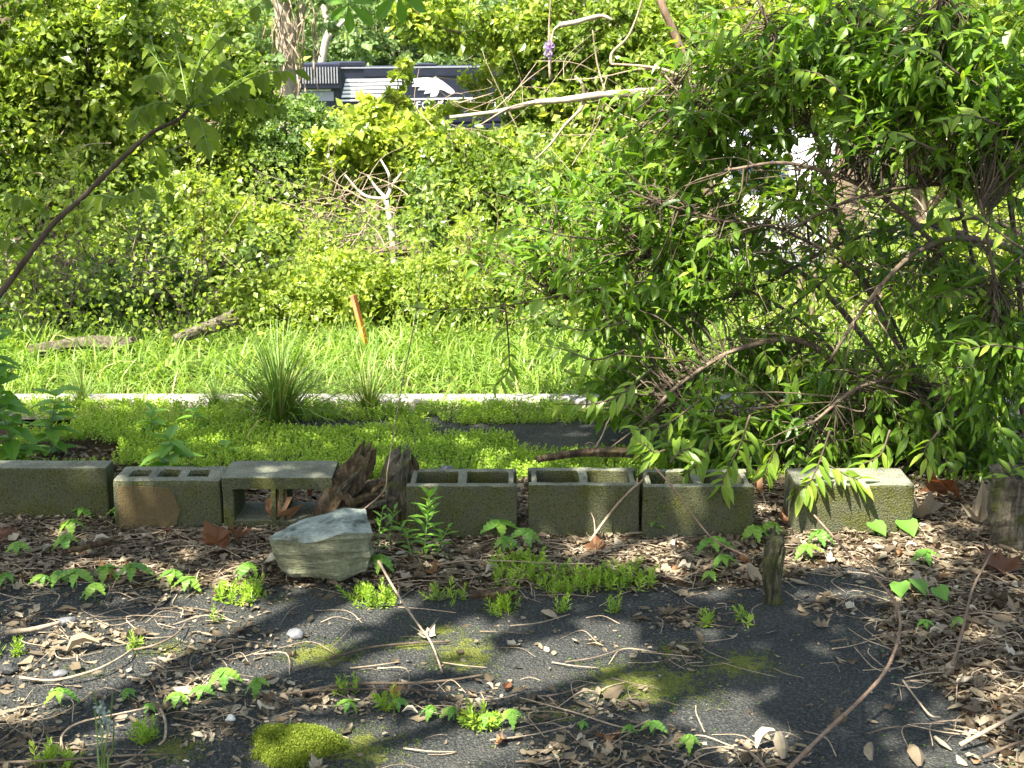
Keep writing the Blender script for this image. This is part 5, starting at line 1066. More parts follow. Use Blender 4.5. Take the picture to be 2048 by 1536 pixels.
# ------------------------------------------------------------------ stones and lumps
def lump(name, px, py, rx, ry, mat, label, cat, seed, rzr=0, n=26, amp=.12, rz_=None):
    b = G(px, py); b[2] = float(lz(b[None])[0]); k = b[1] / F; r3 = np.array((rx * k, (rz_ or rx * .7) * k, ry * k)); rs = np.random.default_rng(seed); d = unit(rs.normal(size=(n, 3))); pts = d * r3 * rs.uniform(.85, 1.05, (n, 1))
    o = link(name, rock_mesh(name, pts, M[mat], 2, float(r3.mean() * amp), 1.2 / float(r3.mean()), seed), None, (b[0], b[1], b[2] + r3[2] * .55), (0, 0, rzr)); shade_smooth(o.data); return tag(o, label, cat)
lump('pebble', 590, 1275, 24, 14, 'pebble', 'smooth slate-grey pebble below the boulder', 'stone', 1, -.4)
lump('pebble', 134, 1248, 24, 11, 'pebble', 'grey oval stone at the end of a pale stick at left', 'stone', 2, .5)
lump('pebble', 121, 1352, 18, 9, 'pebble', 'small dark grey pebble at left', 'stone', 3, .3)
lump('pebble', 461, 1442, 13, 10, 'pale_stone', 'small whitish stone chip beside the moss', 'stone', 4)
lump('pebble', 966, 866, 18, 6, 'pebble', 'flat grey stone on the strip behind the blocks', 'stone', 5)
lump('charcoal_lump', 14, 1345, 26, 15, 'char', 'black clinker lump at the left edge', 'clinker', 6, n=40, amp=.3)
lump('charcoal_lump', 6, 1372, 16, 12, 'char', 'smaller black clinker lump under the first at the left edge', 'clinker', 8, n=40, amp=.3)
lump('charcoal_lump', 1010, 1478, 26, 12, 'char', 'black clump of dirt at the bottom centre', 'dirt clump', 7, n=40, amp=.3)
b = G(893, 952, .12); o = link('dark_stone', rock_mesh('dark_stone', unit(rng.normal(size=(24, 3))) * (.045, .04, .05), M['pebble'], 2, .006, 20, 2), None, (b[0], b[1] + .05, .1)); tag(o, 'dark flat stone filling the left hole of the block by the stump', 'stone')
log('bark_slab', G(1075, 935, .19) + (0, .06, 0.012), G(1270, 925, .19) + (0, .06, .02), .012, .018, M['rotten'], 'strip of rotten bark lying along the back of the middle block', .012)
log('wood_chip', G(940, 1190, .04), G(1025, 1185, .045), .012, .02, M['rotten'], 'dark rotten wood chunk left of the stonecrop band')
log('wood_chip', G(120, 1105, .05), G(230, 1080, .05), .008, .012, M['rotten'], 'flat bark strip in the litter below the left blocks')

# ------------------------------------------------------------------ sticks, canes
def stick(pl, r0, r1, mat, label, cat='twig', name='twig', thorns=0, forks=()):
    """pl: (px, py, height above ground)"""
    pts = []
    for a, b, h in pl:
        g_ = G(a, b, h); z = float(lz(np.array([[g_[0], g_[1], 0]]))[0]) if g_[1] < 5.0 else 0; pts.append(G(a, b, max(h + z, .004)))
    pts = spline(pts, 7); c_ = pts[0].copy(); m_ = MB().tube(pts - c_, np.linspace(r0, r1, len(pts)) * (1 + rng.normal(0, .08, len(pts))), 7)
    t = thing(name, label, cat, c_); m_.build('stem', M[mat], t, True)
    for k in range(thorns):
        i_ = int((k + .7) / (thorns + .7) * (len(pts) - 2)); p = pts[i_] - c_; v = unit(rng.normal(size=3) + (0, 0, .3)); MB().tube([p, p + v * .012], [.0022, .0004], 5).build('thorn', M[mat], t)
    for f in forks:
        fp = spline([G(a, b, h) - c_ for a, b, h in f], 4); MB().tube(fp, np.linspace(r1 * .9, r1 * .4, len(fp)), 5).build('side_twig', M[mat], t, True)
    return t
stick([(1570, 1545, .05), (1650, 1465, .07), (1720, 1400, .09), (1772, 1340, .11), (1798, 1270, .13), (1795, 1215, .15), (1760, 1165, .15), (1700, 1110, .14), (1655, 1060, .14), (1628, 1030, .16)], .0055, .003, 'twig_red', 'long thorny cane arching over the asphalt at right', 'cane', 'thorny_cane', 12, [[(1795, 1212, .15), (1815, 1185, .12)]])
stick([(757, 1122, .12), (790, 1180, .07), (830, 1240, .035), (862, 1285, .02), (885, 1345, .01)], .0042, .0026, 'twig', 'straight pale twig running from the boulder onto the asphalt', forks=[[(850, 1270, .02), (878, 1235, .01)], [(848, 1268, .02), (820, 1250, .01)]])
stick([(1180, 1082, .03), (1225, 1020, .1), (1262, 980, .19), (1285, 960, .24), (1300, 925, .32)], .0045, .003, 'twig', 'pale reddish twig leaning on the middle block', forks=[[(1225, 1020, .1), (1210, 1005, .12), (1190, 1000, .13)], [(1190, 1070, .04), (1188, 1040, .08), (1178, 1018, .1)]])
stick([(1310, 935, .3), (1350, 980, .25), (1385, 1030, .18), (1430, 1080, .1), (1500, 1115, .06)], .0035, .0025, 'twig_red', 'arching cane crossing in front of the shaded two-hole block')
stick([(1185, 905, .03), (1205, 870, .1), (1215, 845, .14), (1245, 790, .26)], .004, .003, 'twig', 'thin pale twig rising behind the middle block', forks=[[(1190, 890, .05), (1180, 885, .06), (1170, 888, .05)]])
stick([(1905, 1330, .02), (1925, 1260, .1), (1945, 1180, .2), (1975, 1120, .28), (1990, 1090, .33)], .005, .0025, 'bark', 'bare sapling stem rising from the litter at right', forks=[[(1925, 1250, .1), (1900, 1235, .1), (1875, 1222, .08)]])
stick([(1805, 1360, .02), (1835, 1400, .02), (1860, 1430, .02), (1880, 1435, .01)], .003, .002, 'twig', 'pale twig on the asphalt near the veined leaf')
stick([(1920, 1490, .02), (1985, 1455, .04), (2048, 1420, .06)], .006, .004, 'twig', 'pale stick in the bottom right corner litter')
stick([(1965, 1515, .02), (2010, 1495, .04), (2050, 1480, .05)], .005, .003, 'bark_dark', 'dark stick below the pale corner stick')
stick([(660, 1317, .012), (740, 1295, .015), (830, 1286, .012), (900, 1283, .01)], .004, .0025, 'bark_dark', 'dark twig lying on the mossy asphalt')
stick([(600, 1385, .015), (700, 1368, .02), (830, 1366, .02), (900, 1360, .015), (965, 1350, .012)], .0045, .003, 'bark', 'brown stick along the top of the twiggy litter band')
stick([(560, 1388, .012), (660, 1380, .02), (780, 1378, .015), (880, 1382, .01)], .003, .002, 'bark_dark', 'thin dark stick below the brown stick')
stick([(40, 1355, .015), (110, 1360, .02), (190, 1340, .03), (240, 1315, .03), (265, 1298, .02)], .0035, .0025, 'twig', 'pale bent stick crossing the sunlit litter at left')
stick([(265, 1300, .015), (310, 1290, .03), (350, 1270, .03), (372, 1245, .02)], .0035, .002, 'bark', 'brown twig in the litter at left')
stick([(10, 1265, .02), (70, 1258, .02), (120, 1245, .02)], .009, .006, 'twig', 'broken pale stick behind the grey oval stone')
stick([(0, 1525, .01), (120, 1520, .02), (230, 1512, .03), (330, 1508, .02)], .0035, .002, 'bark', 'brown stick along the bottom left edge')
stick([(125, 1500, .015), (125, 1470, .02), (160, 1445, .03), (250, 1425, .03), (300, 1415, .02)], .0035, .002, 'twig', 'bent twig around the lower left litter')
stick([(315, 1405, .01), (330, 1440, .02), (330, 1475, .02), (318, 1490, .01)], .004, .003, 'twig', 'short curved twig right of the blurred weed')
stick([(980, 1480, .01), (1060, 1470, .015), (1150, 1450, .015)], .002, .0015, 'twig', 'fine twig at the bottom centre')
stick([(1300, 1440, .01), (1250, 1455, .012), (1150, 1425, .015), (1040, 1395, .015)], .0025, .0018, 'twig', 'fine pale stem along the right end of the litter band')
stick([(1480, 1480, .02), (1510, 1515, .03), (1540, 1545, .03)], .0025, .002, 'twig_red', 'thin twig by the bottom heap')
stick([(880, 1128, .05), (960, 1120, .05), (1100, 1126, .05), (1190, 1128, .04)], .0018, .0014, 'twig', 'straight straw-thin stem across the stonecrop band')
stick([(700, 1040, .1), (765, 985, .25), (775, 940, .34), (790, 850, .5), (810, 740, .72), (830, 640, .95), (850, 480, 1.2)], .0022, .001, 'twig', 'very tall fine dry stalk rising past the stump')
for k, (x, y) in enumerate([(640, 1330), (1150, 1330), (1190, 1310), (1080, 1240), (1010, 1265), (750, 1330), (1120, 1380), (1700, 1290), (1780, 1460), (930, 1330), (1410, 1245), (450, 1300), (400, 1440), (860, 1500), (1080, 1520)]):
    az = rng.uniform(-.5, .5); l_ = rng.uniform(25, 60); stick([(x - l_, y + az * l_ * .5, .006), (x, y + rng.normal(0, 4), .012), (x + l_, y - az * l_ * .5, .006)], .0022, .0014, 'twig' if k % 2 else 'bark', 'short thin twig lying on the asphalt ' + ['above the litter band at left', 'on the sunlit patch at centre', 'beside the small leaf heap', 'under the stonecrop band', 'on the sunlit patch below the band', 'below the pale boulder twig', 'at the lower edge of the moss', 'near the long cane bend', 'inside the cane arch', 'on the large moss patch', 'left of the broken stick', 'in the sunlit litter at left', 'left of the moss cushion', 'on the lower sunlit asphalt', 'at the bottom centre edge'][k])['group'] = 'short twigs on the asphalt'

# ------------------------------------------------------------------ creeper seedlings and weeds
CM = [MB().add(T_CREEP[0], loops=T_CREEP[1], sizes=T_CREEP[2], tint=v).mesh('leaflet', M['leaf_creep']) for v in (.2, .45, .7, .98)]
def creeper(px, py, spx, label, hpx=None, tilt=0, tone=None, n=5):
    hpx = spx * .9 if hpx is None else hpx
    b = G(px + rng.uniform(-8, 8), py + hpx); b = G(px, py + hpx, float(lz(b[None])[0])) if b[1] < 5 else b; c_ = np.array(P(px, py, b[1])) - b; s_ = spx * 1.22 * b[1] / F
    t = thing('creeper_seedling', label, 'seedling', b, 'five-leaved creeper seedlings'); MB().tube(spline([(0, 0, -.01), c_ * .5 + (rng.normal(0, .006), rng.normal(0, .006), 0), c_], 4), np.linspace(.0016, .0012, 9), 5).build('stem', M['stemgreen'], t)
    a0 = rng.uniform(-.3, .3) - math.pi / 2 + tilt
    for k in range(n):
        az = a0 + (k - (n - 1) / 2) * (2 * math.pi / (n + .6)); el = rng.uniform(-.55, -.1); f = np.array((math.cos(az) * math.cos(el), math.sin(az) * math.cos(el), math.sin(el))); m3 = frames(f[None], np.array([[rng.normal(0, .15), rng.normal(0, .15), 1]]))[0]
        o = link('leaflet', CM[int(rng.integers(0, 3)) if tone is None else tone], t); s2 = s_ * rng.uniform(.8, 1.15) * (1 if abs(k - (n - 1) / 2) < 1.6 else .75)
        o.matrix_local = Matrix.Translation(c_) @ Matrix([list(r_) for r_ in m3]).to_4x4() @ Matrix.Scale(s2, 4)
for a in [(263, 1128, 42, 'large creeper seedling in the litter below the rounded block'), (140, 1040, 36, 'creeper seedling in front of the thin end block'), (130, 1070, 32, 'creeper seedling just below the one by the end block'), (35, 1085, 28, 'creeper seedling at the left edge by the brown leaf'), (240, 1012, 34, 'creeper leaf held up against the joint of the left blocks'), (165, 1013, 24, 'small creeper seedling against the thin end block'),
          (12, 1145, 32, 'creeper seedling at the left edge in the shade'), (85, 1150, 26, 'small creeper seedling left of a pair in the shaded litter'), (118, 1142, 28, 'right one of a close pair of creeper seedlings in shade'), (152, 1140, 40, 'creeper seedling with upright yellow-green leaves'), (190, 1168, 36, 'creeper seedling above the grey oval stone'), (210, 1132, 34, 'yellowing creeper leaf behind the large seedling'), (375, 1155, 36, 'creeper seedling left of the yellow stonecrop clump'), (345, 1140, 30, 'flat creeper seedling below the propped brown leaf'), (497, 1126, 36, 'creeper seedling growing out of the yellow stonecrop clump'),
          (447, 1340, 42, 'largest creeper seedling in the lower litter'), (515, 1357, 32, 'creeper seedling right of the largest lower one'), (355, 1385, 32, 'left creeper seedling of the lower row'), (402, 1373, 28, 'creeper seedling just left of the largest lower one'), (120, 1378, 38, 'drooping bright creeper seedling at lower left'), (257, 1378, 24, 'flat creeper leaf seen edge-on at lower left'), (297, 1408, 20, 'tiny creeper seedling at the lower left'), (697, 1400, 28, 'creeper seedling under the stonecrop sprigs in the litter band'), (797, 1398, 24, 'first small creeper seedling right of the litter band stonecrop'), (862, 1412, 26, 'creeper seedling left of a row at bottom centre'), (905, 1415, 28, 'second creeper seedling of the bottom centre row'), (975, 1428, 32, 'third creeper seedling of the bottom centre row'), (1022, 1420, 34, 'rightmost creeper seedling of the bottom centre row'),
          (1165, 1442, 16, 'tiny creeper seedling at the right of the litter band'), (1258, 1450, 22, 'bright small creeper seedling on dark asphalt'), (1305, 1443, 30, 'bright drooping creeper seedling on dark asphalt'), (1380, 1470, 30, 'creeper seedling above the bottom heap'), (1000, 1042, 38, 'creeper seedling in front of the block by the stump'), (1053, 1058, 36, 'creeper seedling at the gap left of the middle block'), (1008, 1075, 32, 'creeper seedling low before the block by the stump'), (760, 1110, 38, 'creeper leaf beside the right edge of the boulder'), (650, 1135, 24, 'small creeper sprig at the foot of the boulder'),
          (1425, 1075, 40, 'creeper seedling below the shaded two-hole block'), (1510, 1052, 38, 'creeper seedling at the right corner of the shaded two-hole block'), (1445, 1110, 30, 'creeper seedling in the litter left of the broken stick'), (1545, 1045, 32, 'creeper leaves over the top of the broken stick'), (1612, 1090, 32, 'creeper seedling right of the broken stick'), (1640, 1060, 36, 'creeper seedling below the end block'), (1420, 1142, 24, 'lone creeper leaf by the thin stem on dark litter'), (1850, 1240, 22, 'small creeper sprig under the broad leaves at right'), (1850, 1100, 34, 'shaded creeper seedling in the sunlit litter'), (1915, 1235, 20, 'small sprig at the bare sapling stem')]:
    creeper(*a)
OM = {k: MB().add(t_[0], loops=t_[1], sizes=t_[2], tint=.5).mesh('leaf', M['leaf_weed']) for k, t_ in (('lance', T_LANCE), ('ovate', T_OVATE), ('narrow', T_NARROW))}
HEART = T([(0, 0, 0), (-.3, -.12, .03), (-.5, .15, .08), (-.42, .5, .06), (-.18, .8, 0), (0, 1, -.1), (.18, .8, 0), (.42, .5, .06), (.5, .15, .08), (.3, -.12, .03)], [(0, 5, 4, 3, 2, 1), (0, 9, 8, 7, 6, 5)])
OM['heart'] = MB().add(HEART[0], loops=HEART[1], sizes=HEART[2], tint=.3).mesh('leaf', M['leaf_creep'])
def weed(name, px, pyb, pyt, n, lpx, label, kind='lance', up=.5, cat='weed', bend=.02, dd=None, mat='stemgreen', whorl=False):
    b = np.array(P(px, pyb, dd)) if dd else G(px, pyb); d = b[1]; b[2] = max(0, float(lz(b[None])[0])) if not dd else b[2]; h = (pyb - pyt) * d / F; t = thing(name, label, cat, b)
    st_ = spline([(0, 0, -.01), (bend * .4, 0, h * .5), (bend, bend * .3, h)], 6); MB().tube(st_, np.linspace(.003, .0012, len(st_)), 6).build('stem', M[mat], t, True); l_ = lpx * d / F
    for k in range(n):
        u_ = .12 + .88 * (k + .5) / n; q = st_[min(len(st_) - 1, int(u_ * (len(st_) - 1) + .5))]; az = k * 2.4; el = up * (.1 + u_) + rng.normal(0, .2); f = np.array((math.cos(az) * math.cos(el), math.sin(az) * math.cos(el), math.sin(el))); m3 = frames(f[None], np.array([[0, 0, 1.0]]) + rng.normal(0, .1, (1, 3)) - f[None] * .3)[0]
        o = link('leaf', OM[kind], t); o.matrix_local = Matrix.Translation(q) @ Matrix([list(r_) for r_ in m3]).to_4x4() @ Matrix.Scale(l_ * (1.05 - .4 * abs(u_ - .5)) * rng.uniform(.8, 1.15), 4)
    return t
weed('leafy_weed', 850, 1115, 978, 26, 42, 'tall bright lance-leaved weed before the block by the stump', up=.9)
weed('leafy_weed', 825, 1120, 1040, 14, 36, 'shorter lance-leaved weed leaning left of the tall one', bend=-.04)
weed('leafy_weed', 872, 1120, 1060, 12, 34, 'short lance-leaved weed right of the tall one', bend=.04)
weed('leafy_weed', 755, 1110, 1015, 12, 30, 'slender weed at the right shoulder of the boulder', 'lance', .6)
weed('leafy_weed', 778, 1095, 1018, 12, 30, 'slender weed between the boulder and the tall weed', 'lance', .6)
weed('leafy_weed', 1305, 1078, 990, 22, 22, 'small twiggy seedling with reddish oval leaves at the block joint', 'ovate', .25)
weed('leafy_weed', 335, 962, 868, 20, 62, 'broad-leaved plant growing over the holes of the rounded block', 'ovate', .3, dd=4.82)
weed('leafy_weed', 445, 945, 885, 7, 44, 'pale yellowish leaves behind the fallen block', 'ovate', .2, dd=5.3)
weed('leafy_weed', 300, 870, 815, 10, 36, 'broad-leaved seedling on the stonecrop mat left of the largest tussock', 'ovate', .3)
weed('leafy_weed', 385, 860, 812, 9, 34, 'second broad-leaved seedling on the stonecrop mat', 'ovate', .3)
weed('leafy_sapling', 40, 960, 690, 44, 66, 'leafy sapling rising behind the thin end block', 'ovate', .2, 'sapling', -.1, dd=5.2, mat='twig_red')
weed('leafy_sapling', 100, 930, 770, 22, 60, 'shorter leafy sapling right of the taller one', 'ovate', .2, 'sapling', .05, dd=5.4, mat='twig_red')
weed('leafy_sapling', -10, 900, 600, 34, 60, 'leafy sapling cut by the left edge', 'ovate', .2, 'sapling', .05, dd=5.0, mat='twig_red')
for px, py, s_, lab in [(1725, 985, 40, 'toothed rounded leaf on a thin stalk before the end block'), (1750, 1010, 40, 'second toothed leaf right of the first before the end block'), (1745, 1045, 44, 'broad toothed leaf low before the end block'), (1808, 1040, 50, 'broad toothed leaf on the litter right of the end block'), (1800, 1165, 44, 'pointed broad leaf over the litter beside the cane'), (1830, 1160, 46, 'heart-shaped leaf right of the pointed one'), (1875, 1175, 40, 'toothed leaf at the right of the three over the litter')]:
    b = G(px, py + 30); b[2] = float(lz(b[None])[0]); t = thing('toothed_leaf_seedling', lab, 'seedling', b, 'broad toothed seedlings'); c_ = np.array(P(px, py, b[1])) - b; MB().tube(spline([(0, 0, -.01), c_ * .6 + (.005, 0, 0), c_], 3), .0013, 5).build('stem', M['stemgreen'], t)
    m3 = frames(np.array([[rng.normal(0, .5), -.9, -.35]]), np.array([[rng.normal(0, .2), -.5, 1]]))[0]; o = link('leaf', OM['heart'], t); o.matrix_local = Matrix.Translation(c_) @ Matrix([list(r_) for r_ in m3]).to_4x4() @ Matrix.Scale(s_ * b[1] / F, 4)
# out-of-focus weed close to the camera
b = np.array(P(205, 1590, 2.2)); b[2] = 0.0; t = thing('blurred_weed', 'out-of-focus thin weed close to the viewer at lower left', 'weed', b)
for (pl) in [[(205, 1560), (205, 1500), (200, 1440), (185, 1380)], [(210, 1560), (212, 1490), (222, 1430), (225, 1385)], [(200, 1560), (195, 1480), (190, 1420)], [(215, 1560), (225, 1500), (228, 1450)]]:
    p_ = spline([(0, 0, 0)] + [np.array(P(a, c_, 2.2 + rng.normal(0, .03))) - b for a, c_ in pl], 5); MB().tube(p_, np.linspace(.0025, .0012, len(p_)), 5).build('stem', M['stemgreen'], t)
for px, py in ((200, 1415), (212, 1440), (206, 1425)):
    m_ = MB(); m_.inst(T_ROUND, rng.normal(0, .004, (24, 3)), frames(rsphere(24), rsphere(24)), .007); o = m_.build('flower_head', M['fluff'], t); o.location = np.array(P(px, py, 2.2)) - b

# ------------------------------------------------------------------ overhanging sapling branch (left) and hanging leaves (top)
SM = [MB().add(t_[0], loops=t_[1], sizes=t_[2], tint=v).mesh('leaflet', M['leaf_sap']) for v in (.25, .75) for t_ in (T_OVATE, T_CREEP)]
def sapling():
    d = 4.0; base = np.array((-3.05, 3.7, 0.0)); t = thing('overhanging_sapling', 'sapling with a bare arching stem and drooping compound leaves at left', 'sapling', base)
    Q = lambda a, b, dd=0: np.array(P(a, b, d + dd)) - base
    p_ = spline([(0, 0, -.1), (.2, .05, .3), Q(-200, 780, -.1), Q(-60, 660), Q(10, 575), Q(100, 455), Q(165, 395), Q(230, 330), Q(300, 268), Q(355, 240), Q(378, 218)], 7); MB().tube(p_, np.linspace(.013, .0048, len(p_)) * (1 + rng.normal(0, .07, len(p_))), 9).build('stem', M['bark_dark'], t, True)
    # (points along the leaf stalk, leaflets per side, leaflet length px)
    for pl, nl, lp in [([(378, 218), (420, 200), (470, 165), (540, 130)], 7, 40), ([(378, 218), (355, 170), (320, 130), (300, 70)], 6, 38), ([(378, 218), (400, 175), (425, 130), (440, 90)], 6, 38), ([(378, 218), (365, 150), (345, 60), (325, -20)], 6, 38), ([(378, 218), (395, 140), (440, 80), (510, 15), (560, -10)], 3, 34), ([(378, 215), (400, 120), (430, 50)], 6, 34), ([(378, 218), (340, 160), (290, 90), (215, 30)], 6, 34), ([(380, 215), (450, 185), (520, 150), (600, 140)], 8, 40), ([(380, 216), (440, 205), (500, 200), (560, 215)], 7, 40), ([(378, 220), (330, 205), (285, 215), (270, 240)], 6, 38), ([(378, 222), (400, 245), (415, 290)], 6, 40), ([(375, 215), (330, 150), (280, 160)], 5, 36), ([(380, 215), (410, 160), (450, 120)], 6, 36), ([(378, 218), (395, 190), (430, 175), (470, 185)], 6, 38),
                       ([(160, 405), (200, 390), (240, 395), (300, 370)], 6, 38), ([(100, 455), (60, 400), (20, 390)], 5, 36), ([(300, 268), (320, 330), (350, 420)], 5, 30), ([(60, 510), (20, 480), (-20, 470)], 5, 40)]:
        dd = rng.normal(0, .08); pp = spline([Q(a, b, dd * k) for k, (a, b) in enumerate(pl)], 8); st_ = MB().tube(pp, np.linspace(.0026, .001, len(pp)), 5).build('leaf_stalk', M['stemgreen'], t, True)
        for k in range(nl * 2 + 1):
            u_ = .25 + .75 * (k // 2) / nl if k < nl * 2 else 1.0; i_ = min(len(pp) - 2, int(u_ * (len(pp) - 1))); tg = unit(pp[i_ + 1] - pp[i_]); sd = unit(np.cross(tg, (0, -.5, 1))) * (1 if k % 2 else -1); f = unit(sd * .8 + tg * .35 + np.array((0, 0, -.75)) + rng.normal(0, .18, 3)) if k < nl * 2 else unit(tg + (0, 0, -.6))
            m3 = frames(f[None], (np.array((0, -.6, .7)) + rng.normal(0, .3, 3))[None])[0]; o = link('leaflet', SM[(0, 0, 2)[int(rng.integers(0, 3))]], st_); o.matrix_local = Matrix.Translation(pp[i_]) @ Matrix([list(r_) for r_ in m3]).to_4x4() @ Matrix.Scale(lp * d / F * rng.uniform(.75, 1.25) * .9, 4)
sapling()
T_OBOV = leaf_t(.42, .15, .12, ((0, .06), (.2, .3), (.45, .8), (.68, 1), (.86, .68)))
HM = MB().add(T_OBOV[0], loops=T_OBOV[1], sizes=T_OBOV[2], tint=.3).mesh('leaflet', M['leaf_weed'])
def hanging():
    d = 4.3; base = np.array(P(720, -300, d)); t = thing('hanging_creeper', 'dark creeper leaves hanging into the frame at the top', 'creeper', base)
    Q = lambda a, b, dd=0: np.array(P(a, b, d + dd)) - base
    pp = spline([(0, 0, 1.9), (0, 0, .6), Q(720, -150), Q(715, -60), Q(705, -10)], 5); MB().tube(pp, .002, 5).build('stem', M['stemgreen'], t)
    for (px, py, s_, az0) in [(697, 8, 60, -1.57), (797, -14, 66, -1.45)]:
        MB().tube(spline([Q(718, -100), Q((px + 718) / 2, py - 60), Q(px, py)], 4), .0012, 5).build('leaf_stalk', M['stemgreen'], t)
        for k in range(5):
            az = az0 + (k - 2) * .9; f = np.array((math.cos(az), .1 + .1 * (k % 2), math.sin(az))); m3 = frames(f[None], np.array([[0.1, -.9, .4]]))[0]; o = link('leaflet', HM, t); o.matrix_local = Matrix.Translation(Q(px, py)) @ Matrix([list(r_) for r_ in m3]).to_4x4() @ Matrix.Diagonal((.86, 1, 1, 1)) @ Matrix.Scale(s_ * d / F * rng.uniform(.85, 1.1), 4)
hanging()

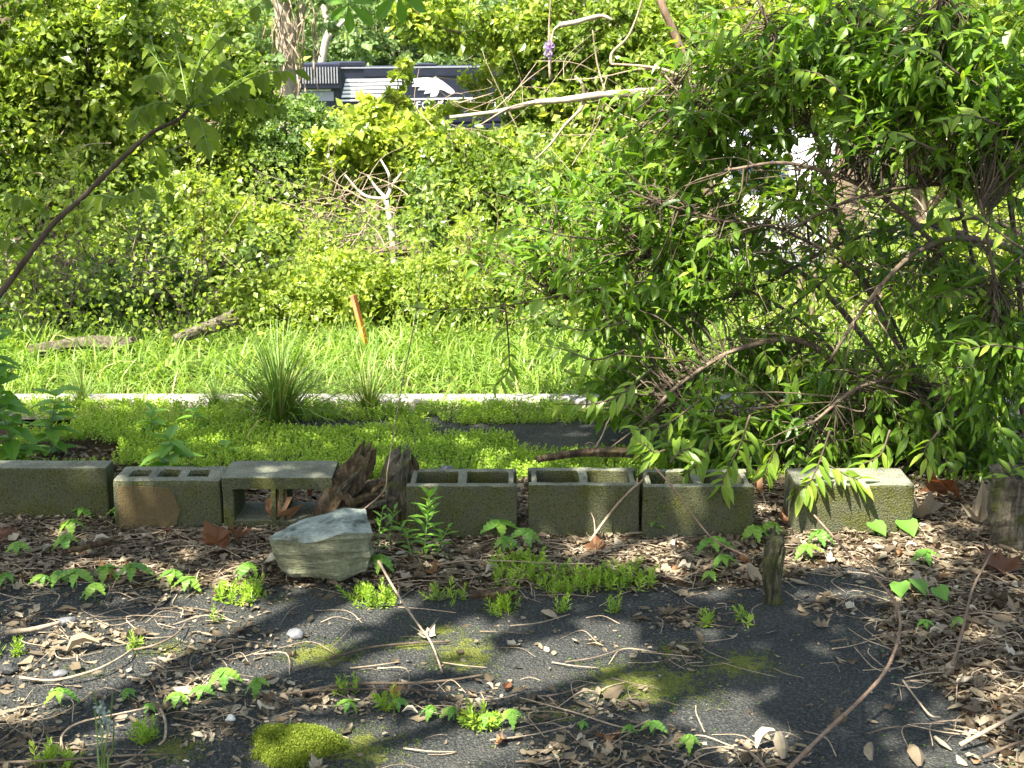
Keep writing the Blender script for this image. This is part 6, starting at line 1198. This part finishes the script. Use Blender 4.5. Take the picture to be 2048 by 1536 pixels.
# ------------------------------------------------------------------ the large shrub at right
def shrub():
    base = np.array((2.05, 5.9, 0.0)); t = thing('large_shrub', 'large dense shrub with arching stems and lance-shaped leaves filling the right side', 'shrub', base)
    wood = []       # (points)
    stems = [[(2150, 830, 6.2), (2120, 560, 6.0), (1980, 440, 5.9), (1800, 470, 5.8), (1650, 560, 5.7), (1480, 700, 5.6)], [(2120, 860, 6.2), (2060, 600, 6.1), (1900, 460, 6.0), (1700, 480, 5.9), (1500, 580, 5.9), (1300, 620, 5.9), (1100, 590, 5.9)], [(1950, 900, 6.0), (1900, 700, 6.0), (1760, 560, 5.9), (1600, 440, 5.9), (1450, 300, 5.8), (1330, 150, 5.8)],
             [(1900, 900, 5.9), (1800, 700, 5.9), (1690, 480, 5.8), (1640, 300, 5.7), (1560, 100, 5.7), (1500, -40, 5.7)], [(2000, 900, 6.1), (1960, 600, 6.0), (1900, 350, 5.8), (1800, 150, 5.7), (1690, 0, 5.6)], [(2050, 900, 6.0), (2040, 600, 5.8), (2010, 350, 5.6), (1940, 120, 5.4), (1880, -40, 5.3)], [(2150, 800, 5.8), (2100, 560, 5.5), (1960, 480, 5.3), (1840, 500, 5.2), (1740, 600, 5.1), (1660, 720, 5.1)], [(1850, 900, 5.9), (1720, 760, 5.8), (1600, 640, 5.7), (1450, 560, 5.7), (1280, 500, 5.8)],
             [(1800, 900, 5.8), (1700, 820, 5.6), (1580, 800, 5.4), (1450, 850, 5.2)], [(2100, 880, 6), (1980, 640, 5.6), (1800, 420, 5.3), (1600, 330, 5.2), (1450, 340, 5.3)], [(1880, 900, 5.9), (1700, 640, 6.0), (1560, 520, 6.1), (1380, 480, 6.2)], [(2140, 820, 6), (2080, 500, 5.6), (2000, 380, 5.3), (1850, 370, 5.1), (1700, 400, 5.1), (1560, 470, 5.2)], [(1960, 900, 5.6), (1850, 780, 5.4), (1730, 770, 5.2), (1620, 850, 5.0)], [(1820, 900, 5.7), (1640, 700, 5.5), (1500, 690, 5.4), (1370, 760, 5.3), (1290, 840, 5.2)], [(2060, 900, 5.9), (2020, 700, 5.4), (1990, 560, 5.0), (1960, 400, 4.8)], [(1900, 900, 5.9), (1760, 600, 5.6), (1590, 470, 5.5), (1440, 440, 5.5), (1300, 400, 5.6)]]
    for s_ in stems:
        pp = spline([np.array(P(a, b, d)) - base for a, b, d in s_], 6); pp[0][2] = max(pp[0][2] - .3, -.05) if False else pp[0][2]
        g0 = np.array((pp[0][0] * .6, pp[0][1] * .6, -.05)); pp = np.vstack([g0, pp]); r0 = rng.uniform(.009, .018); MB().tube(pp, np.linspace(r0, r0 * .35, len(pp)) * (1 + rng.normal(0, .05, len(pp))), 7).build('stem', M['bark_dark' if rng.random() < .55 else 'bark'], t, True); wood.append(pp)
    W_ = np.vstack([w_[i_] + (w_[i_ + 1] - w_[i_]) * u_ for w_ in wood for i_ in range(4, len(w_) - 1) for u_ in np.arange(6) / 6]) ; W_ = W_ + rng.normal(0, .006, W_.shape)
    lobes = [(1470, 240, 150, 110, 5.8, 1.0), (1680, 110, 180, 110, 5.6, 1.2), (1880, 130, 170, 130, 5.3, 1.3), (1990, 300, 110, 120, 5.0, 1.0), (1780, 290, 140, 70, 5.2, .9), (1340, 430, 150, 90, 5.8, 1.0), (1180, 540, 140, 70, 5.9, .7), (1300, 610, 140, 80, 5.6, .9), (1440, 540, 130, 120, 5.6, .5), (1310, 760, 120, 80, 5.5, 1.0), (1430, 850, 140, 60, 5.2, 1.0), (1620, 860, 160, 60, 5.3, .9), (1830, 830, 170, 80, 5.3, .9), (1990, 700, 90, 130, 5.0, 1.0), (1930, 560, 130, 60, 5.2, .7), (1580, 380, 130, 60, 5.5, .6), (1320, 260, 90, 110, 6.0, .45), (1180, 430, 110, 90, 6.1, .4), (1060, 520, 80, 60, 6.0, .5), (1450, 110, 100, 90, 5.9, .6), (1700, 760, 160, 80, 5.5, .6), (1560, 690, 120, 90, 5.6, .6), (2000, 900, 90, 50, 5.2, .7), (1720, 500, 200, 110, 5.6, .3)]
    LP, LF, LU, LS, LT = [], [], [], [], []; tw = MB()
    for a, b, rx, ry, d, dn in lobes:
        c_, r_ = pxlobe(a, b, rx, ry, d, 1.0); nt_ = int(138 * dn * (rx * ry) / 14000)
        for k in range(nt_):
            q = c_ + rsphere(1)[0] * r_ * rng.random() ** .4 - base
            j = np.argmin(((W_ - q) ** 2).sum(1) + rng.random(len(W_)) * .08); s0 = W_[j]
            v = q - s0; 
            if np.linalg.norm(v) > .6: s0 = q - unit(v) * rng.uniform(.2, .4)
            end = q + unit(unit(q - s0) + rng.normal(0, .5, 3) + np.array((-.35, -.25, .1))) * rng.uniform(.08, .2)
            pp = spline([s0, (s0 + q) / 2 + rng.normal(0, .03, 3), q, end], 4); tw.tube(pp, np.linspace(.0036, .0012, len(pp)) * rng.uniform(.7, 1.3), 3, cap=False)
            tone = np.clip(rng.normal(.45, .22), 0, 1); npair = rng.integers(3, 6)
            for m in range(npair):
                i_ = len(pp) - 1 - int(m * 1.5); 
                if i_ < 4: break
                tg = unit(pp[i_] - pp[i_ - 1]); sd = unit(np.cross(tg, rng.normal(size=3)))
                for s2 in (-1, 1):
                    if rng.random() < .12: continue
                    f = unit(sd * s2 * rng.uniform(.6, 1.1) + tg * (1.1 if m == 0 else .6) + np.array((0, 0, -.22)) + rng.normal(0, .15, 3)); LP.append(pp[i_]); LF.append(f); LU.append(unit(np.array((0, -.1, 1)) + rng.normal(0, .35, 3))); LS.append(rng.uniform(.048, .108) * (.75 if m == 0 else 1)); LT.append(np.clip(tone + rng.normal(0, .12), 0, 1))
    # bare dead side twigs through the middle
    dead = MB()
    for k in range(560):
        w_ = wood[rng.integers(0, len(wood))]; j_ = rng.integers(3, len(w_) - 1); q = w_[j_] + (w_[j_ + 1] - w_[j_]) * rng.random() + rng.normal(0, .012, 3); v = unit(rng.normal(size=3) * (.8, .6, .7) + unit(w_[j_ + 1] - w_[j_]) * 1.0) * rng.uniform(.1, .5); dead.tube(spline([q, q + v * .5 + rng.normal(0, .03, 3), q + v], 3), np.linspace(.0028, .0008, 7) * rng.uniform(.5, 1.3), 4, cap=False)
    o = dead.build('dead_twigs', M['bark'], t); o['kind'] = 'stuff'
    # withered flower remnants, small brown clusters
    rem = MB(); n = 2600; q = W_[rng.integers(0, len(W_), n)] + rng.normal(0, .12, (n, 3)); rem.inst(FRAG[2], q, frames(rsphere(n), rsphere(n)), rng.uniform(.008, .02, n)); o = rem.build('withered_flowers', M['dry'], t); o['kind'] = 'stuff'
    # special near twigs: leaves reaching left and hanging
    for pl, d in [([(1300, 560), (1150, 585), (1020, 610), (900, 620), (800, 612)], 5.6), ([(1010, 605), (1018, 700), (1015, 745), (985, 775)], 5.6), ([(1300, 740), (1240, 790), (1180, 808), (1110, 808)], 5.0), ([(1870, 300), (1800, 270), (1770, 262)], 4.6), ([(2048, 500), (1960, 440), (1900, 410)], 4.6), ([(2060, 700), (1990, 690), (1930, 700)], 4.7), ([(1330, 900), (1310, 905), (1290, 890), (1270, 880)], 4.5), ([(1250, 700), (1190, 720), (1130, 700), (1080, 690)], 5.2), ([(1260, 640), (1180, 660), (1100, 650)], 5.3), ([(1400, 800), (1330, 850), (1270, 860)], 4.9), ([(1200, 480), (1120, 470), (1040, 450), (980, 470)], 5.6), ([(1780, 860), (1760, 910), (1720, 930)], 4.6), ([(1880, 860), (1850, 900), (1860, 930)], 4.6), ([(1420, 880), (1400, 920), (1370, 950)], 4.5), ([(1920, 150), (1850, 100), (1800, 90)], 4.7), ([(2000, 250), (1930, 230), (1880, 250)], 4.7), ([(1700, 200), (1640, 150), (1600, 140)], 5.0), ([(1500, 830), (1480, 890), (1455, 940), (1440, 975)], 4.35), ([(1660, 860), (1640, 920), (1620, 965), (1600, 985)], 4.4), ([(1640, 920), (1690, 950), (1720, 960)], 4.4), ([(1560, 880), (1540, 920), (1530, 955)], 4.45), ([(2048, 1000), (2020, 960), (2030, 930)], 4.3), ([(1340, 925), (1360, 905), (1385, 895)], 4.4)]:
        pp = spline([np.array(P(a, b, d)) - base for a, b in pl], 6); tw.tube(pp, np.linspace(.0045, .0015, len(pp)), 5)
        for i_ in range(3, len(pp), 2):
            tg = unit(pp[i_] - pp[i_ - 1]); sd = unit(np.cross(tg, (0, -.4, 1)))
            for s2 in (-1, 1): LP.append(pp[i_]); LF.append(unit(sd * s2 + tg * .8 + rng.normal(0, .25, 3) + np.array((0, 0, -.2)))); LU.append(unit(np.array((0, -.3, 1)) + rng.normal(0, .25, 3))); LS.append(rng.uniform(.06, .1)); LT.append(rng.uniform(.6, 1))
    o = tw.build('twigs', M['bark_dark'], t, True); o['kind'] = 'stuff'
    LP, LF, LU, LS, LT = map(np.array, (LP, LF, LU, LS, LT)); Rm = frames(LF, LU); dist = np.linalg.norm(LP + base - CAM, axis=1); px, py = proj(LP + base); inn = (px > -20) & (px < 2060) & (py > -20) & (py < 1530)
    order = np.argsort(np.where(inn, dist / (LS * (.3 + np.abs(Rm[:, 1, 2]))), 1e9)); near = order[:300]; rest = order[300:]
    LMs = [MB().add(T_LANCE[0], loops=T_LANCE[1], sizes=T_LANCE[2], tint=v).mesh('leaf', M['leaf_shrub']) for v in (.2, .45, .7, .95)]
    for i_ in near:
        o = link('leaf', LMs[min(3, int(LT[i_] * 4))], t); o.matrix_local = Matrix.Translation(LP[i_]) @ Matrix([list(r_) for r_ in Rm[i_]]).to_4x4() @ Matrix.Scale(LS[i_], 4)
    fo = MB(); hf = rng.random(len(rest)) < .82; fo.inst(T_LANCE, LP[rest[hf]], Rm[rest[hf]], LS[rest[hf]], LT[rest[hf]]); fo.inst(T_OVATE, LP[rest[~hf]], Rm[rest[~hf]], LS[rest[~hf]] * .85, LT[rest[~hf]]); o = fo.build('foliage', M['leaf_shrub'], t); o['kind'] = 'stuff'
shrub()
